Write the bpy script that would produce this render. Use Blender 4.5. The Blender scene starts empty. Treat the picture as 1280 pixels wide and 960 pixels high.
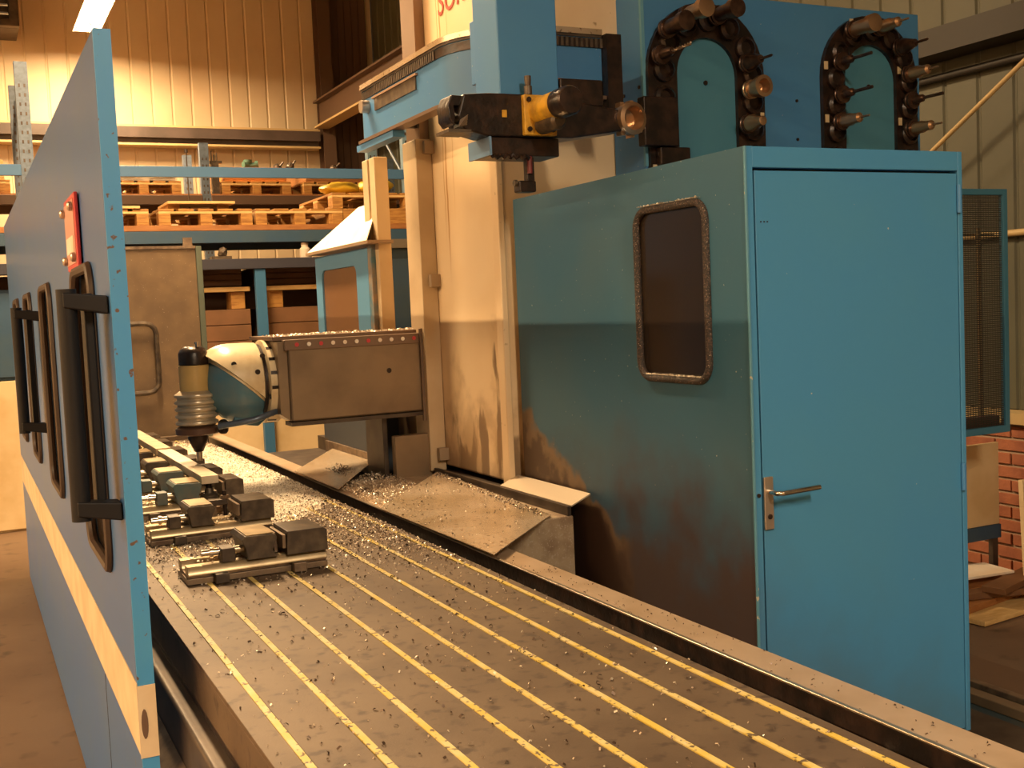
import bpy, bmesh, math, random
from mathutils import Vector, Matrix
random.seed(7)
S = bpy.context.scene
COL = S.collection

# ------------------------------------------------------------------ camera
YAW, PITCH, ROLL, FPX = math.radians(25.9914), math.radians(4.001), math.radians(-2.5364), 1409.93
cy, sy, cp, sp = math.cos(YAW), math.sin(YAW), math.cos(PITCH), math.sin(PITCH)
fw = Vector((sy*cp, cy*cp, -sp)); rt = Vector((cy, -sy, 0)); up = rt.cross(fw)
r2 = rt*math.cos(ROLL) + up*math.sin(ROLL); u2 = -rt*math.sin(ROLL) + up*math.cos(ROLL)
cam = bpy.data.cameras.new('camera'); co = bpy.data.objects.new('camera', cam); COL.objects.link(co)
M = Matrix((r2, u2, -fw)).transposed().to_4x4(); M.translation = (0, 0, 1.65); co.matrix_world = M
cam.sensor_fit = 'HORIZONTAL'; cam.sensor_width = 36.0; cam.lens = FPX/1280*36.0; cam.clip_end = 100; cam.clip_start = .05
S.camera = co

# ------------------------------------------------------------------ world, view
w = bpy.data.worlds.new('World'); S.world = w; w.use_nodes = True
w.node_tree.nodes['Background'].inputs[0].default_value = (.05, .035, .02, 1)
w.node_tree.nodes['Background'].inputs[1].default_value = .3
vs = S.view_settings; vs.view_transform = 'Standard'; vs.look = 'None'; vs.gamma = 1; vs.exposure = 0.0
try: vs.use_curve_mapping = False
except Exception: pass

WARM = (1.0, .68, .36)
NEUT = (1.0, .80, .56)
# hall lamps and one added fill lamp: (x centre, y centre, z, length, watts, colour)
LAMPS = [(1.56, 13.1, 5.0, 1.7, 420, WARM, 'near the back wall'),
         (1.00, 7.0, 5.0, 2.2, 540, WARM, 'unseen, added to brighten the milling table'),  # added fill above the frame, brightens the table and its chips
         (1.20, -2.6, 4.6, 2.4, 420, NEUT, 'over the aisle behind the viewer'),
         (-8.5, -2.0, 6.0, 5.6, 1250, WARM, 'first of the left-hand row'),
         (-8.5, 4.0, 6.0, 5.8, 1250, WARM, 'middle of the left-hand row'),
         (-8.5, 10.0, 6.0, 5.8, 1250, WARM, 'last of the left-hand row')]

# ------------------------------------------------------------------ helpers
class MB:
    def __init__(s): s.bm = bmesh.new()
    def hexa(s, p):
        v = [s.bm.verts.new(q) for q in p]
        for f in ((0,3,2,1),(4,5,6,7),(0,1,5,4),(1,2,6,5),(2,3,7,6),(3,0,4,7)):
            s.bm.faces.new([v[i] for i in f])
        return s
    def box(s, x0, x1, y0, y1, z0, z1):
        return s.hexa([(x0,y0,z0),(x1,y0,z0),(x1,y1,z0),(x0,y1,z0),(x0,y0,z1),(x1,y0,z1),(x1,y1,z1),(x0,y1,z1)])
    def prism(s, pts, vec):
        vec = Vector(vec); n = len(pts)
        a = [s.bm.verts.new(p) for p in pts]; b = [s.bm.verts.new(Vector(p)+vec) for p in pts]
        s.bm.faces.new(a); s.bm.faces.new(b[::-1])
        for i in range(n): s.bm.faces.new((a[i], b[i], b[(i+1) % n], a[(i+1) % n]))
        return s
    def lathe(s, prof, p, axis=(0,0,1), seg=20):
        """prof: list of (radius, height) along axis from p"""
        ax = Vector(axis).normalized(); t = Vector((0,0,1)) if abs(ax.z) < .9 else Vector((1,0,0))
        u = ax.cross(t).normalized(); v = ax.cross(u); p = Vector(p); rings = []
        for r, h in prof:
            if r < 1e-6: rings.append([s.bm.verts.new(p+ax*h)])
            else: rings.append([s.bm.verts.new(p+ax*h+(u*math.cos(2*math.pi*k/seg)+v*math.sin(2*math.pi*k/seg))*r) for k in range(seg)])
        for a, b in zip(rings, rings[1:]):
            for k in range(seg):
                l = (k+1) % seg
                if len(a) == 1 and len(b) == 1: continue
                if len(a) == 1: s.bm.faces.new((a[0], b[k], b[l]))
                elif len(b) == 1: s.bm.faces.new((a[k], b[0], a[l]))
                else: s.bm.faces.new((a[k], b[k], b[l], a[l]))
        for rg in (rings[0], rings[-1]):
            if len(rg) > 1: s.bm.faces.new(rg)
        return s
    def cyl(s, p0, p1, r0, r1=None, seg=16):
        d = Vector(p1)-Vector(p0)
        return s.lathe([(r0, 0), (r0 if r1 is None else r1, d.length)], p0, d, seg)
    def tube(s, path, r, seg=8, closed=False):
        P = [Vector(q) for q in path]; n = len(P); rings = []; prev = None
        for i in range(n):
            if closed: t = (P[(i+1) % n]-P[i-1])
            else: t = P[min(i+1, n-1)]-P[max(i-1, 0)]
            t.normalize()
            if prev is None:
                a = Vector((0,0,1)) if abs(t.z) < .9 else Vector((1,0,0)); u = t.cross(a).normalized()
            else: u = (prev - t*prev.dot(t)).normalized()
            prev = u; v = t.cross(u)
            rings.append([s.bm.verts.new(P[i]+(u*math.cos(2*math.pi*k/seg)+v*math.sin(2*math.pi*k/seg))*r) for k in range(seg)])
        m = n if closed else n-1
        for i in range(m):
            a, b = rings[i], rings[(i+1) % n]
            for k in range(seg): s.bm.faces.new((a[k], b[k], b[(k+1) % seg], a[(k+1) % seg]))
        if not closed: s.bm.faces.new(rings[0]); s.bm.faces.new(rings[-1])
        return s
    def sweep(s, path, prof):
        """path: (x,y) list, prof: closed list of (offset to the left of travel, z)"""
        P = [Vector((q[0], q[1], 0)) for q in path]; n = len(P); rings = []
        for i in range(n):
            t = P[min(i+1, n-1)]-P[max(i-1, 0)]; t.normalize(); nl = Vector((-t.y, t.x, 0))
            rings.append([s.bm.verts.new(P[i]+nl*o+Vector((0,0,z))) for o, z in prof])
        k = len(prof)
        for a, b in zip(rings, rings[1:]):
            for j in range(k): s.bm.faces.new((a[j], b[j], b[(j+1) % k], a[(j+1) % k]))
        s.bm.faces.new(rings[0]); s.bm.faces.new(rings[-1])
        return s
    def plate(s, outer, holes, f3, vec):
        """flat plate with holes: outer/holes 2D loops, f3 maps 2D->3D, vec = thickness vector"""
        bm = bmesh.new(); ed = []
        for lp in [outer]+holes:
            v = [bm.verts.new(f3(q)) for q in lp]
            ed += [bm.edges.new((v[i], v[(i+1) % len(v)])) for i in range(len(v))]
        r = bmesh.ops.triangle_fill(bm, use_beauty=True, use_dissolve=False, edges=ed)
        fs = [g for g in r['geom'] if isinstance(g, bmesh.types.BMFace)]
        e = bmesh.ops.extrude_face_region(bm, geom=fs)
        vv = [g for g in e['geom'] if isinstance(g, bmesh.types.BMVert)]
        bmesh.ops.translate(bm, vec=Vector(vec), verts=vv)
        me = bpy.data.meshes.new('tmp'); bm.to_mesh(me); bm.free()
        s.bm.from_mesh(me); bpy.data.meshes.remove(me)
        return s
    def rot(s, c, ang, axis): bmesh.ops.rotate(s.bm, cent=Vector(c), matrix=Matrix.Rotation(ang, 3, axis), verts=s.bm.verts[:]); return s

def origin(o):
    v = Vector((0,0,0))
    while o is not None: v += o.location; o = o.parent
    return v
def obj(name, mb, m, parent=None, bevel=0, smooth=True, stuff=False):
    bm = mb.bm
    if parent is not None: bmesh.ops.translate(bm, vec=-origin(parent), verts=bm.verts[:])
    bmesh.ops.recalc_face_normals(bm, faces=bm.faces[:])
    me = bpy.data.meshes.new(name); bm.to_mesh(me); bm.free()
    me.materials.append(m)
    if smooth:
        me.polygons.foreach_set('use_smooth', [True]*len(me.polygons)); me.set_sharp_from_angle(angle=math.radians(38))
    o = bpy.data.objects.new(name, me); COL.objects.link(o); o.parent = parent
    if bevel:
        b = o.modifiers.new('bevel', 'BEVEL'); b.width = bevel; b.segments = 2; b.limit_method = 'ANGLE'; b.angle_limit = math.radians(40); b.harden_normals = True
    if stuff: o['kind'] = 'stuff'
    return o
def tag(o, label, cat, group=None):
    o['label'] = label; o['category'] = cat
    if group: o['group'] = group
    return o
def thing(name, label, cat, loc=(0,0,0), group=None):
    o = bpy.data.objects.new(name, None); COL.objects.link(o); o.location = loc; o.empty_display_size = .05
    return tag(o, label, cat, group)
def struct(name, mb, m, **k):
    o = obj(name, mb, m, **k); o['kind'] = 'structure'; return o
def dup(o, parent=None, loc=None):
    c = o.copy(); COL.objects.link(c); c.parent = parent
    if loc is not None: c.location = loc
    for ch in [x for x in KIDS.get(o.name, o.children)]: dup(ch, c)
    return c
KIDS = {}
def like(o, parent, loc):            # one more piece sharing a piece's mesh
    c = o.copy(); COL.objects.link(c); c.parent = parent; c.location = loc; return c
def rr(x0, x1, y0, y1, r, n=5):      # rounded rectangle loop
    P = []
    for cx, cy_, a in ((x1-r,y0+r,-90),(x1-r,y1-r,0),(x0+r,y1-r,90),(x0+r,y0+r,180)):
        for k in range(n+1):
            t = math.radians(a+90*k/n); P.append((cx+r*math.cos(t), cy_+r*math.sin(t)))
    return P
def rect(x0, x1, y0, y1): return [(x0,y0),(x1,y0),(x1,y1),(x0,y1)]

# ------------------------------------------------------------------ materials
def mat(name, c, rough=.5, metal=0., c2=None, scale=3., lo=.4, hi=.65, spot=None, sscale=90., slo=.62, shi=.70, bump=0., bscale=60., stretch=None, alpha=None, spec=None):
    m = bpy.data.materials.new(name); m.use_nodes = True; nt = m.node_tree; N = nt.nodes; L = nt.links
    b = N['Principled BSDF']; b.inputs['Base Color'].default_value = (*c, 1); b.inputs['Roughness'].default_value = rough; b.inputs['Metallic'].default_value = metal
    if spec is not None: b.inputs['Specular IOR Level'].default_value = spec
    geo = N.new('ShaderNodeNewGeometry'); vec = geo.outputs['Position']
    if stretch:
        mp = N.new('ShaderNodeVectorMath'); mp.operation = 'MULTIPLY'; mp.inputs[1].default_value = stretch; L.new(vec, mp.inputs[0]); vec = mp.outputs[0]
    col = None
    def layer(prev, cc, sc, a, z, det=5.):
        n = N.new('ShaderNodeTexNoise'); n.inputs['Scale'].default_value = sc; n.inputs['Detail'].default_value = det; L.new(vec, n.inputs['Vector'])
        r = N.new('ShaderNodeMapRange'); r.inputs[1].default_value = a; r.inputs[2].default_value = z; L.new(n.outputs['Fac'], r.inputs[0])
        x = N.new('ShaderNodeMix'); x.data_type = 'RGBA'; L.new(r.outputs[0], x.inputs[0])
        if prev is None: x.inputs[6].default_value = (*c, 1)
        else: L.new(prev, x.inputs[6])
        x.inputs[7].default_value = (*cc, 1); return x.outputs[2]
    if c2: col = layer(col, c2, scale, lo, hi)
    if spot: col = layer(col, spot, sscale, slo, shi, 2.)
    if col is not None: L.new(col, b.inputs['Base Color'])
    if bump:
        n = N.new('ShaderNodeTexNoise'); n.inputs['Scale'].default_value = bscale; L.new(vec, n.inputs['Vector'])
        bp = N.new('ShaderNodeBump'); bp.inputs['Strength'].default_value = bump; bp.inputs['Distance'].default_value = .01
        L.new(n.outputs['Fac'], bp.inputs['Height']); L.new(bp.outputs[0], b.inputs['Normal'])
    m['b'] = 1
    return m
def emis(name, c, s):
    m = bpy.data.materials.new(name); m.use_nodes = True; b = m.node_tree.nodes['Principled BSDF']
    b.inputs['Emission Color'].default_value = (*c, 1); b.inputs['Emission Strength'].default_value = s; return m

BLUE = mat('blue_paint', (.055,.22,.50), .42, c2=(.065,.23,.47), scale=2., spot=(.5,.5,.45), sscale=70, slo=.74, shi=.78)
PANEL = mat('guard_blue_paint', (.045,.14,.36), .34, c2=(.06,.15,.33), scale=2.5, spot=(.14,.12,.12), sscale=40, slo=.72, shi=.78)
BLUEDK = mat('rack_blue_paint', (.03,.075,.14), .5, c2=(.04,.08,.125), scale=6)
GREYBLUE = mat('galvanised_upright', (.14,.18,.24), .5, .2, c2=(.10,.13,.17), scale=25)
CREAM = mat('cream_machine_paint', (.80,.60,.37), .48, c2=(.74,.53,.31), scale=3, spot=(.40,.25,.12), sscale=30, slo=.70, shi=.80)
CREAM2 = mat('cream_head_paint', (.80,.66,.42), .3, c2=(.60,.42,.20), scale=9, lo=.5, hi=.75)
TEAL = mat('teal_head_paint', (.07,.19,.27), .32, c2=(.12,.20,.24), scale=14)
STRIPE = mat('cream_stripe_paint', (.72,.58,.38), .5, c2=(.62,.46,.28), scale=6)
STEEL = mat('table_steel', (.135,.09,.054), .56, .3, c2=(.095,.06,.035), scale=4, spot=(.06,.036,.022), sscale=28, slo=.56, shi=.72, bump=.05, bscale=250)
STEELD = mat('dark_machine_steel', (.10,.075,.055), .45, .5, c2=(.05,.035,.028), scale=8)
RAMST = mat('ram_ground_steel', (.27,.19,.115), .45, .45, c2=(.19,.13,.08), scale=4, bump=.04, bscale=200)
VISE = mat('vise_steel', (.30,.22,.15), .38, .65, c2=(.16,.11,.08), scale=18)
VISERAIL = mat('worn_vise_rail', (.50,.38,.22), .33, .6, c2=(.32,.23,.13), scale=12)
VISEDK = mat('blackened_vise_jaw', (.075,.055,.042), .42, .4, c2=(.14,.105,.07), scale=25)
VISETEAL = mat('teal_grey_vise_jaw', (.10,.15,.15), .5, .2, c2=(.17,.17,.14), scale=18)
BRIGHT = mat('bright_machined_steel', (.62,.52,.40), .28, .85, c2=(.50,.40,.28), scale=14)
WORK = mat('workpiece_steel', (.82,.70,.52), .42, .35, c2=(.68,.56,.40), scale=12)
SHEET = mat('chip_cover_sheet', (.74,.60,.44), .27, .6, c2=(.58,.44,.28), scale=5, spot=(.20,.13,.07), sscale=60, slo=.62, shi=.70)
CHROME = mat('chrome', (.75,.68,.58), .18, 1.)
CHROMEDK = mat('brushed_handle_steel', (.55,.46,.38), .35, .8)
YELLOW = mat('yellow_slot_strip', (.60,.43,.07), .5, c2=(.62,.50,.22), scale=14, spot=(.12,.08,.04), sscale=70, slo=.60, shi=.66)
YELPAINT = mat('yellow_flange_paint', (.75,.42,.03), .45, c2=(.45,.24,.03), scale=20)
BLACK = mat('black_oily_metal', (.018,.013,.011), .32, .3, c2=(.045,.025,.018), scale=22, bump=.15, bscale=50)
BLACKPL = mat('black_plastic', (.012,.011,.012), .5, spec=.25)
RUBBER = mat('chip_dusted_rubber', (.025,.02,.017), .7, c2=(.10,.06,.045), scale=150, lo=.5, hi=.62, spot=(.6,.48,.36), sscale=260, slo=.66, shi=.70, bump=.4, bscale=200)
SEAL = mat('brown_window_seal', (.13,.07,.04), .6)
TOOL = mat('tool_holder_steel', (.11,.065,.045), .28, .7, c2=(.06,.035,.025), scale=30)
TOOLBR = mat('bronze_tool_steel', (.50,.33,.20), .28, .85)
CLIP = mat('beige_pocket_tag', (.62,.50,.30), .6)
FLOOR = mat('brown_concrete', (.23,.15,.095), .55, c2=(.17,.105,.065), scale=1.1, spot=(.08,.05,.03), sscale=7, slo=.6, shi=.8, bump=.05)
CLAD = mat('cream_cladding', (.62,.50,.33), .5, c2=(.56,.43,.27), scale=1.2)
CLADG = mat('grey_green_cladding', (.085,.085,.055), .55, c2=(.07,.07,.045), scale=1.2)
CLADD = mat('dark_brown_cladding', (.10,.055,.032), .6)
GIRD = mat('dark_brown_girder_paint', (.085,.06,.05), .55, c2=(.06,.042,.034), scale=4)
GIRDL = mat('pale_girder_flange', (.50,.36,.17), .5)
CEIL = mat('ceiling_sheet', (.30,.24,.17), .7)
BRICK = mat('red_brick', (.36,.125,.06), .8, c2=(.26,.085,.045), scale=7, bump=.3, bscale=40)
MORTAR = mat('mortar', (.36,.26,.18), .9)
WOOD = mat('pallet_wood', (.46,.23,.055), .65, c2=(.30,.13,.03), scale=9, stretch=(1,6,6))
WOODL = mat('pale_pine', (.72,.48,.20), .6, c2=(.60,.37,.13), scale=9, stretch=(1,6,6))
WOODD = mat('orange_shelf_board', (.36,.15,.045), .6, c2=(.28,.11,.03), scale=8, stretch=(1,6,6))
PLY = mat('beige_plywood', (.66,.50,.28), .6, c2=(.56,.40,.20), scale=4)
BROWNP = mat('brown_crate_board', (.17,.078,.032), .6, c2=(.13,.06,.024), scale=5)
GUARD = mat('grimy_guard_sheet', (.17,.112,.066), .5, .25, c2=(.22,.145,.08), scale=6, spot=(.55,.42,.3), sscale=130, slo=.73, shi=.76)
WHITE = mat('white_sheet', (.86,.80,.70), .5, c2=(.80,.66,.50), scale=6)
RED = mat('red_sign_paint', (.58,.05,.06), .4)
PINK = mat('pink_sign_face', (.68,.36,.30), .35)
REDTXT = mat('red_lettering', (.62,.06,.03), .5)
YELPL = mat('yellow_plastic_bag', (.85,.55,.04), .45)
GREENP = mat('green_fitting_paint', (.06,.13,.09), .5)
ORNG = mat('orange_crate', (.58,.20,.04), .4)
LAMPH = mat('lamp_hood', (.7,.66,.6), .5)
GLASSM = bpy.data.materials.new('dark_safety_glass'); GLASSM.use_nodes = True
_b = GLASSM.node_tree.nodes['Principled BSDF']; _b.inputs['Base Color'].default_value = (.10,.07,.05,1); _b.inputs['Roughness'].default_value = .12
_b.inputs['Transmission Weight'].default_value = .7; _b.inputs['IOR'].default_value = 1.45
CHIPB = mat('bright_metal_chips', (.78,.68,.54), .42, .6)
CHIPM = mat('tan_metal_chips', (.46,.35,.24), .5, .4)
CHIPD = mat('dark_metal_chips', (.10,.065,.045), .4, .6)
CHIPW = mat('fine_chip_dust', (.90,.82,.68), .55, .1, c2=(.72,.60,.44), scale=9, lo=.5, hi=.66, spot=(.34,.25,.16), sscale=120, slo=.57, shi=.68, bump=.8, bscale=240)

# column: coolant streaks and grime with their own outlines
def stains_and_tone(m, builder):
    nt = m.node_tree; N = nt.nodes; L = nt.links; b = N['Principled BSDF']
    src = b.inputs['Base Color'].links[0].from_socket
    geo = N.new('ShaderNodeNewGeometry'); sep = N.new('ShaderNodeSeparateXYZ'); L.new(geo.outputs['Position'], sep.inputs[0])
    def math_(op, a, c):
        n = N.new('ShaderNodeMath'); n.operation = op
        for i, q in enumerate((a, c)):
            if isinstance(q, (int, float)): n.inputs[i].default_value = q
            else: L.new(q, n.inputs[i])
        return n.outputs[0]
    def noise(sc, st=(1,1,1)):
        v = N.new('ShaderNodeVectorMath'); v.operation = 'MULTIPLY'; v.inputs[1].default_value = st; L.new(geo.outputs['Position'], v.inputs[0])
        n = N.new('ShaderNodeTexNoise'); n.inputs['Scale'].default_value = sc; n.inputs['Detail'].default_value = 6; L.new(v.outputs[0], n.inputs['Vector']); return n.outputs['Fac']
    def ramp(x, a, c):
        r = N.new('ShaderNodeMapRange'); r.interpolation_type = 'SMOOTHSTEP'; r.inputs[1].default_value = a; r.inputs[2].default_value = c; L.new(x, r.inputs[0]); return r.outputs[0]
    def mix(f, cc):
        nonlocal src
        x = N.new('ShaderNodeMix'); x.data_type = 'RGBA'; L.new(f, x.inputs[0]); L.new(src, x.inputs[6]); x.inputs[7].default_value = (*cc, 1); src = x.outputs[2]
    builder(sep, math_, noise, ramp, mix)
    L.new(src, b.inputs['Base Color'])
CABSIDE = mat('grimy_cabin_side_paint', (.035,.125,.205), .45, c2=(.05,.13,.19), scale=2., spot=(.5,.48,.42), sscale=80, slo=.74, shi=.78)
def _cab(sep, M_, noise, ramp, mix):
    n = noise(5.); z = sep.outputs['Z']; y = sep.outputs['Y']
    # oily grime wiped up from below, irregular edge
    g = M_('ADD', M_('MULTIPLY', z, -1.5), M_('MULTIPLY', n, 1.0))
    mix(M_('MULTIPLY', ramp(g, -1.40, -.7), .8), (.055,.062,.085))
    # brown splash patch next to the chip cover
    s = M_('ADD', M_('MULTIPLY', M_('SUBTRACT', y, 3.42), .5), M_('ADD', M_('MULTIPLY', M_('SUBTRACT', .86, z), 1.0), M_('MULTIPLY', M_('SUBTRACT', n, .5), .5)))
    s = M_('MINIMUM', s, M_('ADD', M_('MULTIPLY', M_('SUBTRACT', y, 3.36), 1.2), M_('MULTIPLY', M_('SUBTRACT', n, .5), .3)))
    mix(M_('MULTIPLY', ramp(s, .0, .07), .85), (.22,.135,.06))
    s2 = M_('ADD', s, M_('MULTIPLY', M_('SUBTRACT', noise(11.), .5), .5))
    mix(M_('MULTIPLY', ramp(s2, .05, .16), .88), (.07,.04,.025))
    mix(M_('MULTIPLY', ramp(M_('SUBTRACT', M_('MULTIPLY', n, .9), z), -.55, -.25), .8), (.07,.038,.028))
stains_and_tone(CABSIDE, _cab)
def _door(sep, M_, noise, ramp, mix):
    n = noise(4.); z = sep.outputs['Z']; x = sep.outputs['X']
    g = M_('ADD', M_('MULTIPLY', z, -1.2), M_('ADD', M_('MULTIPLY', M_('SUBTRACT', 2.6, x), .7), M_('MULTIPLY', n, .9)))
    mix(M_('MULTIPLY', ramp(g, -.45, .35), .55), (.08,.115,.14))  # paint darker towards the bottom and the handle side
DOORM = mat('blue_door_paint', (.06,.255,.50), .42, c2=(.065,.262,.48), scale=2., spot=(.55,.52,.45), sscale=26, slo=.785, shi=.80)
stains_and_tone(DOORM, _door)
COLM = mat('column_cream_paint', (.80,.60,.37), .5, c2=(.76,.55,.32), scale=2.5)
def _col(sep, M_, noise, ramp, mix):
    z = sep.outputs['Z']; y = sep.outputs['Y']; n = noise(6.)
    for y0, w_, zlo, zhi, k_ in ((4.79,.010,1.72,2.1,.9),(4.82,.006,1.9,2.2,.7),(4.71,.007,2.0,2.3,.4)):   # run-off streaks
        dist = M_('ABSOLUTE', M_('SUBTRACT', y, M_('ADD', y0, M_('MULTIPLY', M_('SUBTRACT', noise(2., (0,0,3)), .5), .03))), 0)
        mix(M_('MULTIPLY', M_('MULTIPLY', ramp(M_('MULTIPLY', dist, -1.), -w_, -w_*.3), ramp(z, zlo, zhi)), k_), (.45,.20,.03))
    d = M_('ADD', M_('MULTIPLY', noise(3., (1, 2.5, .8)), 1.), M_('MULTIPLY', M_('SUBTRACT', 1.25, z), .42))
    mix(M_('MULTIPLY', ramp(d, .62, .70), .85), (.17,.10,.055))
    mix(M_('MULTIPLY', ramp(M_('ADD', n, M_('MULTIPLY', M_('SUBTRACT', 1.3, z), .5)), .5, .75), .5), (.36,.22,.11))
stains_and_tone(COLM, _col)

# ------------------------------------------------------------------ setting: floor, ceiling, walls
WX0, WX1, WY0, WY1, WZ = -12.0, 5.4, -7.0, 15.0, 7.2
struct('floor', MB().box(WX0-.2, WX1+.2, WY0-.2, WY1+.2, -.2, 0), FLOOR)
struct('ceiling', MB().box(WX0-.2, WX1+.2, WY0-.2, WY1+.2, WZ, WZ+.2), CEIL)
struct('wall_left', MB().box(WX0-.2, WX0, WY0, WY1, 0, WZ), CLAD)
struct('wall_front', MB().box(WX0, WX1, WY0-.2, WY0, 0, WZ), CLAD)
wb = struct('wall_back', MB().box(WX0, WX1, WY1+.012, WY1+.2, 0, WZ), CLAD)
def clad_panel(name, width, zlo, zhi, axis, at, m, parent):
    mb = MB(); e = .010; a = width-.012
    prof = [(.0, 0), (.012, e), (a-.012, e), (a, 0)]
    if axis == 'x': mb.prism([(at[0]+p, WY1+.012-q, zlo) for p, q in prof], (0,0,zhi-zlo))
    else: mb.prism([(WX1+.012-q, at[1]+p, zlo) for p, q in prof], (0,0,zhi-zlo))
    return obj(name, mb, m, parent, smooth=False)
p0 = clad_panel('cladding_panel', .245, 0, WZ, 'x', (-1.0, 0), CLAD, wb)
for k in range(1, 24): like(p0, wb, (.245*k, 0, 0))
wr = struct('wall_right', MB().box(WX1+.012, WX1+.2, WY0, WY1, 0, WZ), CLADG)
q0 = clad_panel('cladding_panel', .25, .93, WZ, 'y', (0, 2.0), CLADG, wr)
for k in range(1, 52): like(q0, wr, (0, .25*k, 0))
# brick plinth of the right wall, its visible courses built
bp_ = struct('trim_1', MB().box(WX1-.10, WX1+.012, 1.0, WY1-.3, 0, .86), MORTAR); 
b0 = obj('brick', MB().box(WX1-.112, WX1-.09, 3.6, 3.805, .012, .072), BRICK, bp_, bevel=.003)
for r_ in range(11):
    for k in range(9):
        if r_ == 0 and k == 0: continue
        like(b0, bp_, (random.uniform(-.003,.002), k*.216+(.108 if r_ % 2 else 0), r_*.077))
struct('trim_2', MB().box(WX1-.15, WX1+.0, 1.0, WY1-.3, .862, .925), GIRDL)
# dark slatted sheet added where the back wall corner gets no lamp light
d1 = struct('wall_shade_sheet', MB().box(4.78, 5.3, WY1-.045, WY1-.012, 0, 6.4), CLADD)
for k in range(5): obj('shade_slat', MB().box(4.79+k*.102, 4.88+k*.102, WY1-.06, WY1-.045, .02, 6.38), CLADD, d1)
# corner column, girder along the back wall, crane runway
t = thing('wall_column', 'dark brown steel column on the back wall right of the lamp-lit cladding', 'column', (4.63, 14.8, 0))
obj('flange', MB().box(4.55, 4.72, 14.72, 14.74, 0, 7.1), CLADD, t); obj('flange', MB().box(4.55, 4.72, 14.93, 14.95, 0, 7.1), CLADD, t)
obj('web', MB().box(4.625, 4.645, 14.74, 14.93, 0, 7.1), CLADD, t)
t = thing('wall_girder', 'long brown horizontal girder across the back wall under the bright cladding', 'girder', (0, 14.82, 3.85))
obj('flange', MB().box(-6, 4.5, 14.70, 14.93, 4.06, 4.085), GIRDL, t); obj('flange', MB().box(-6, 4.5, 14.70, 14.93, 3.835, 3.86), GIRDL, t)
obj('web', MB().box(-6, 4.5, 14.80, 14.83, 3.86, 4.06), GIRD, t)
obj('face_plate', MB().box(-6, 4.5, 14.70, 14.715, 3.93, 4.06), GIRD, t)
t = thing('crane_runway_beam', 'dark crane runway beam with lamp light painted on its bottom flange, running along the right side up high', 'beam', (4.52, 10, 4.05))
obj('flange', MB().box(4.42, 4.62, -6, 14.7, 4.095, 4.12), GIRDL, t); obj('web', MB().box(4.505, 4.535, -6, 14.7, 4.12, 4.42), CLADD, t)  # bottom flange coloured pale for the lamp light falling on it
obj('flange', MB().box(4.42, 4.62, -6, 14.7, 4.42, 4.445), CLADD, t); obj('rail', MB().box(4.495, 4.545, -6, 14.7, 4.445, 4.49), STEELD, t)
for y in (3.0, 8.0, 12.9): obj('bracket', MB().prism([(4.6,y,4.12),(5.35,y,3.6),(5.35,y,4.09),(4.6,y,4.09)], (0,.03,0)), CLADD, t)
t = thing('wall_band', 'dark horizontal band on the right-hand wall above the round-bar brace', 'beam', (5.28, 6, 3.05))  # near-black band along the right wall
DKBAND = mat('near_black_paint', (.022,.018,.015), .6)
obj('flange', MB().box(5.16, 5.38, 1.5, 14.5, 2.985, 3.0), DKBAND, t); obj('web', MB().box(5.16, 5.18, 1.5, 14.5, 3.0, 3.12), DKBAND, t); obj('flange', MB().box(5.16, 5.38, 1.5, 14.5, 3.12, 3.135), DKBAND, t)
t = tag(obj('cable_conduit', MB().cyl((5.36,1.5,2.89),(5.36,14.5,2.89),.022,seg=10), DKBAND), 'thin dark conduit on the right-hand wall just under the dark band', 'conduit')
tag(obj('diagonal_brace', MB().cyl((5.22,3.95,3.03),(5.22,6.4,1.56),.014,seg=10), GIRDL), 'thin bare diagonal round bar in front of the right-hand wall', 'brace')
tag(obj('wall_pipe', MB().cyl((5.365,1.5,1.93),(5.365,9,1.93),.02,seg=10), GIRDL), 'thin horizontal pipe along the right-hand wall at head height', 'pipe')

# ------------------------------------------------------------------ lamps
def lamp(x, y, z, ln, watts, col, where):
    t = thing('fluorescent_lamp', 'long hooded fluorescent hall lamp, '+where, 'lamp', (x, y, z))
    y0, y1 = y-ln/2, y+ln/2
    obj('hood', MB().prism([(x-.15,y0,z-.012),(x-.06,y0,z+.10),(x+.06,y0,z+.10),(x+.15,y0,z-.012),(x+.142,y0,z-.012),(x+.055,y0,z+.09),(x-.055,y0,z+.09),(x-.142,y0,z-.012)], (0,ln,0)), LAMPH, t, smooth=False)
    for yy in (y0-.01, y1): obj('end_cap', MB().prism([(x-.15,yy,z-.004),(x-.06,yy,z+.10),(x+.06,yy,z+.10),(x+.15,yy,z-.004)], (0,.01,0)), LAMPH, t, smooth=False)
    e = emis('lamp_tube_glow', (1,.86,.62), 14)
    for dx in (-.06, .06): obj('tube', MB().cyl((x+dx,y0+.03,z+.03),(x+dx,y1-.03,z+.03),.014,seg=8), e, t)
    for yy in (y0+.3, y1-.3): obj('hanger', MB().cyl((x,yy,z+.1),(x,yy,WZ),.006,seg=6), STEELD, t)
    l = bpy.data.lights.new('lamp_light', 'AREA'); l.shape = 'RECTANGLE'; l.size = .26; l.size_y = ln-.1; l.energy = watts; l.color = col
    lo = bpy.data.objects.new('lamp_light', l); COL.objects.link(lo); lo.parent = t; lo.location = (0, 0, .005)
for a in LAMPS: lamp(*a)

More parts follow.
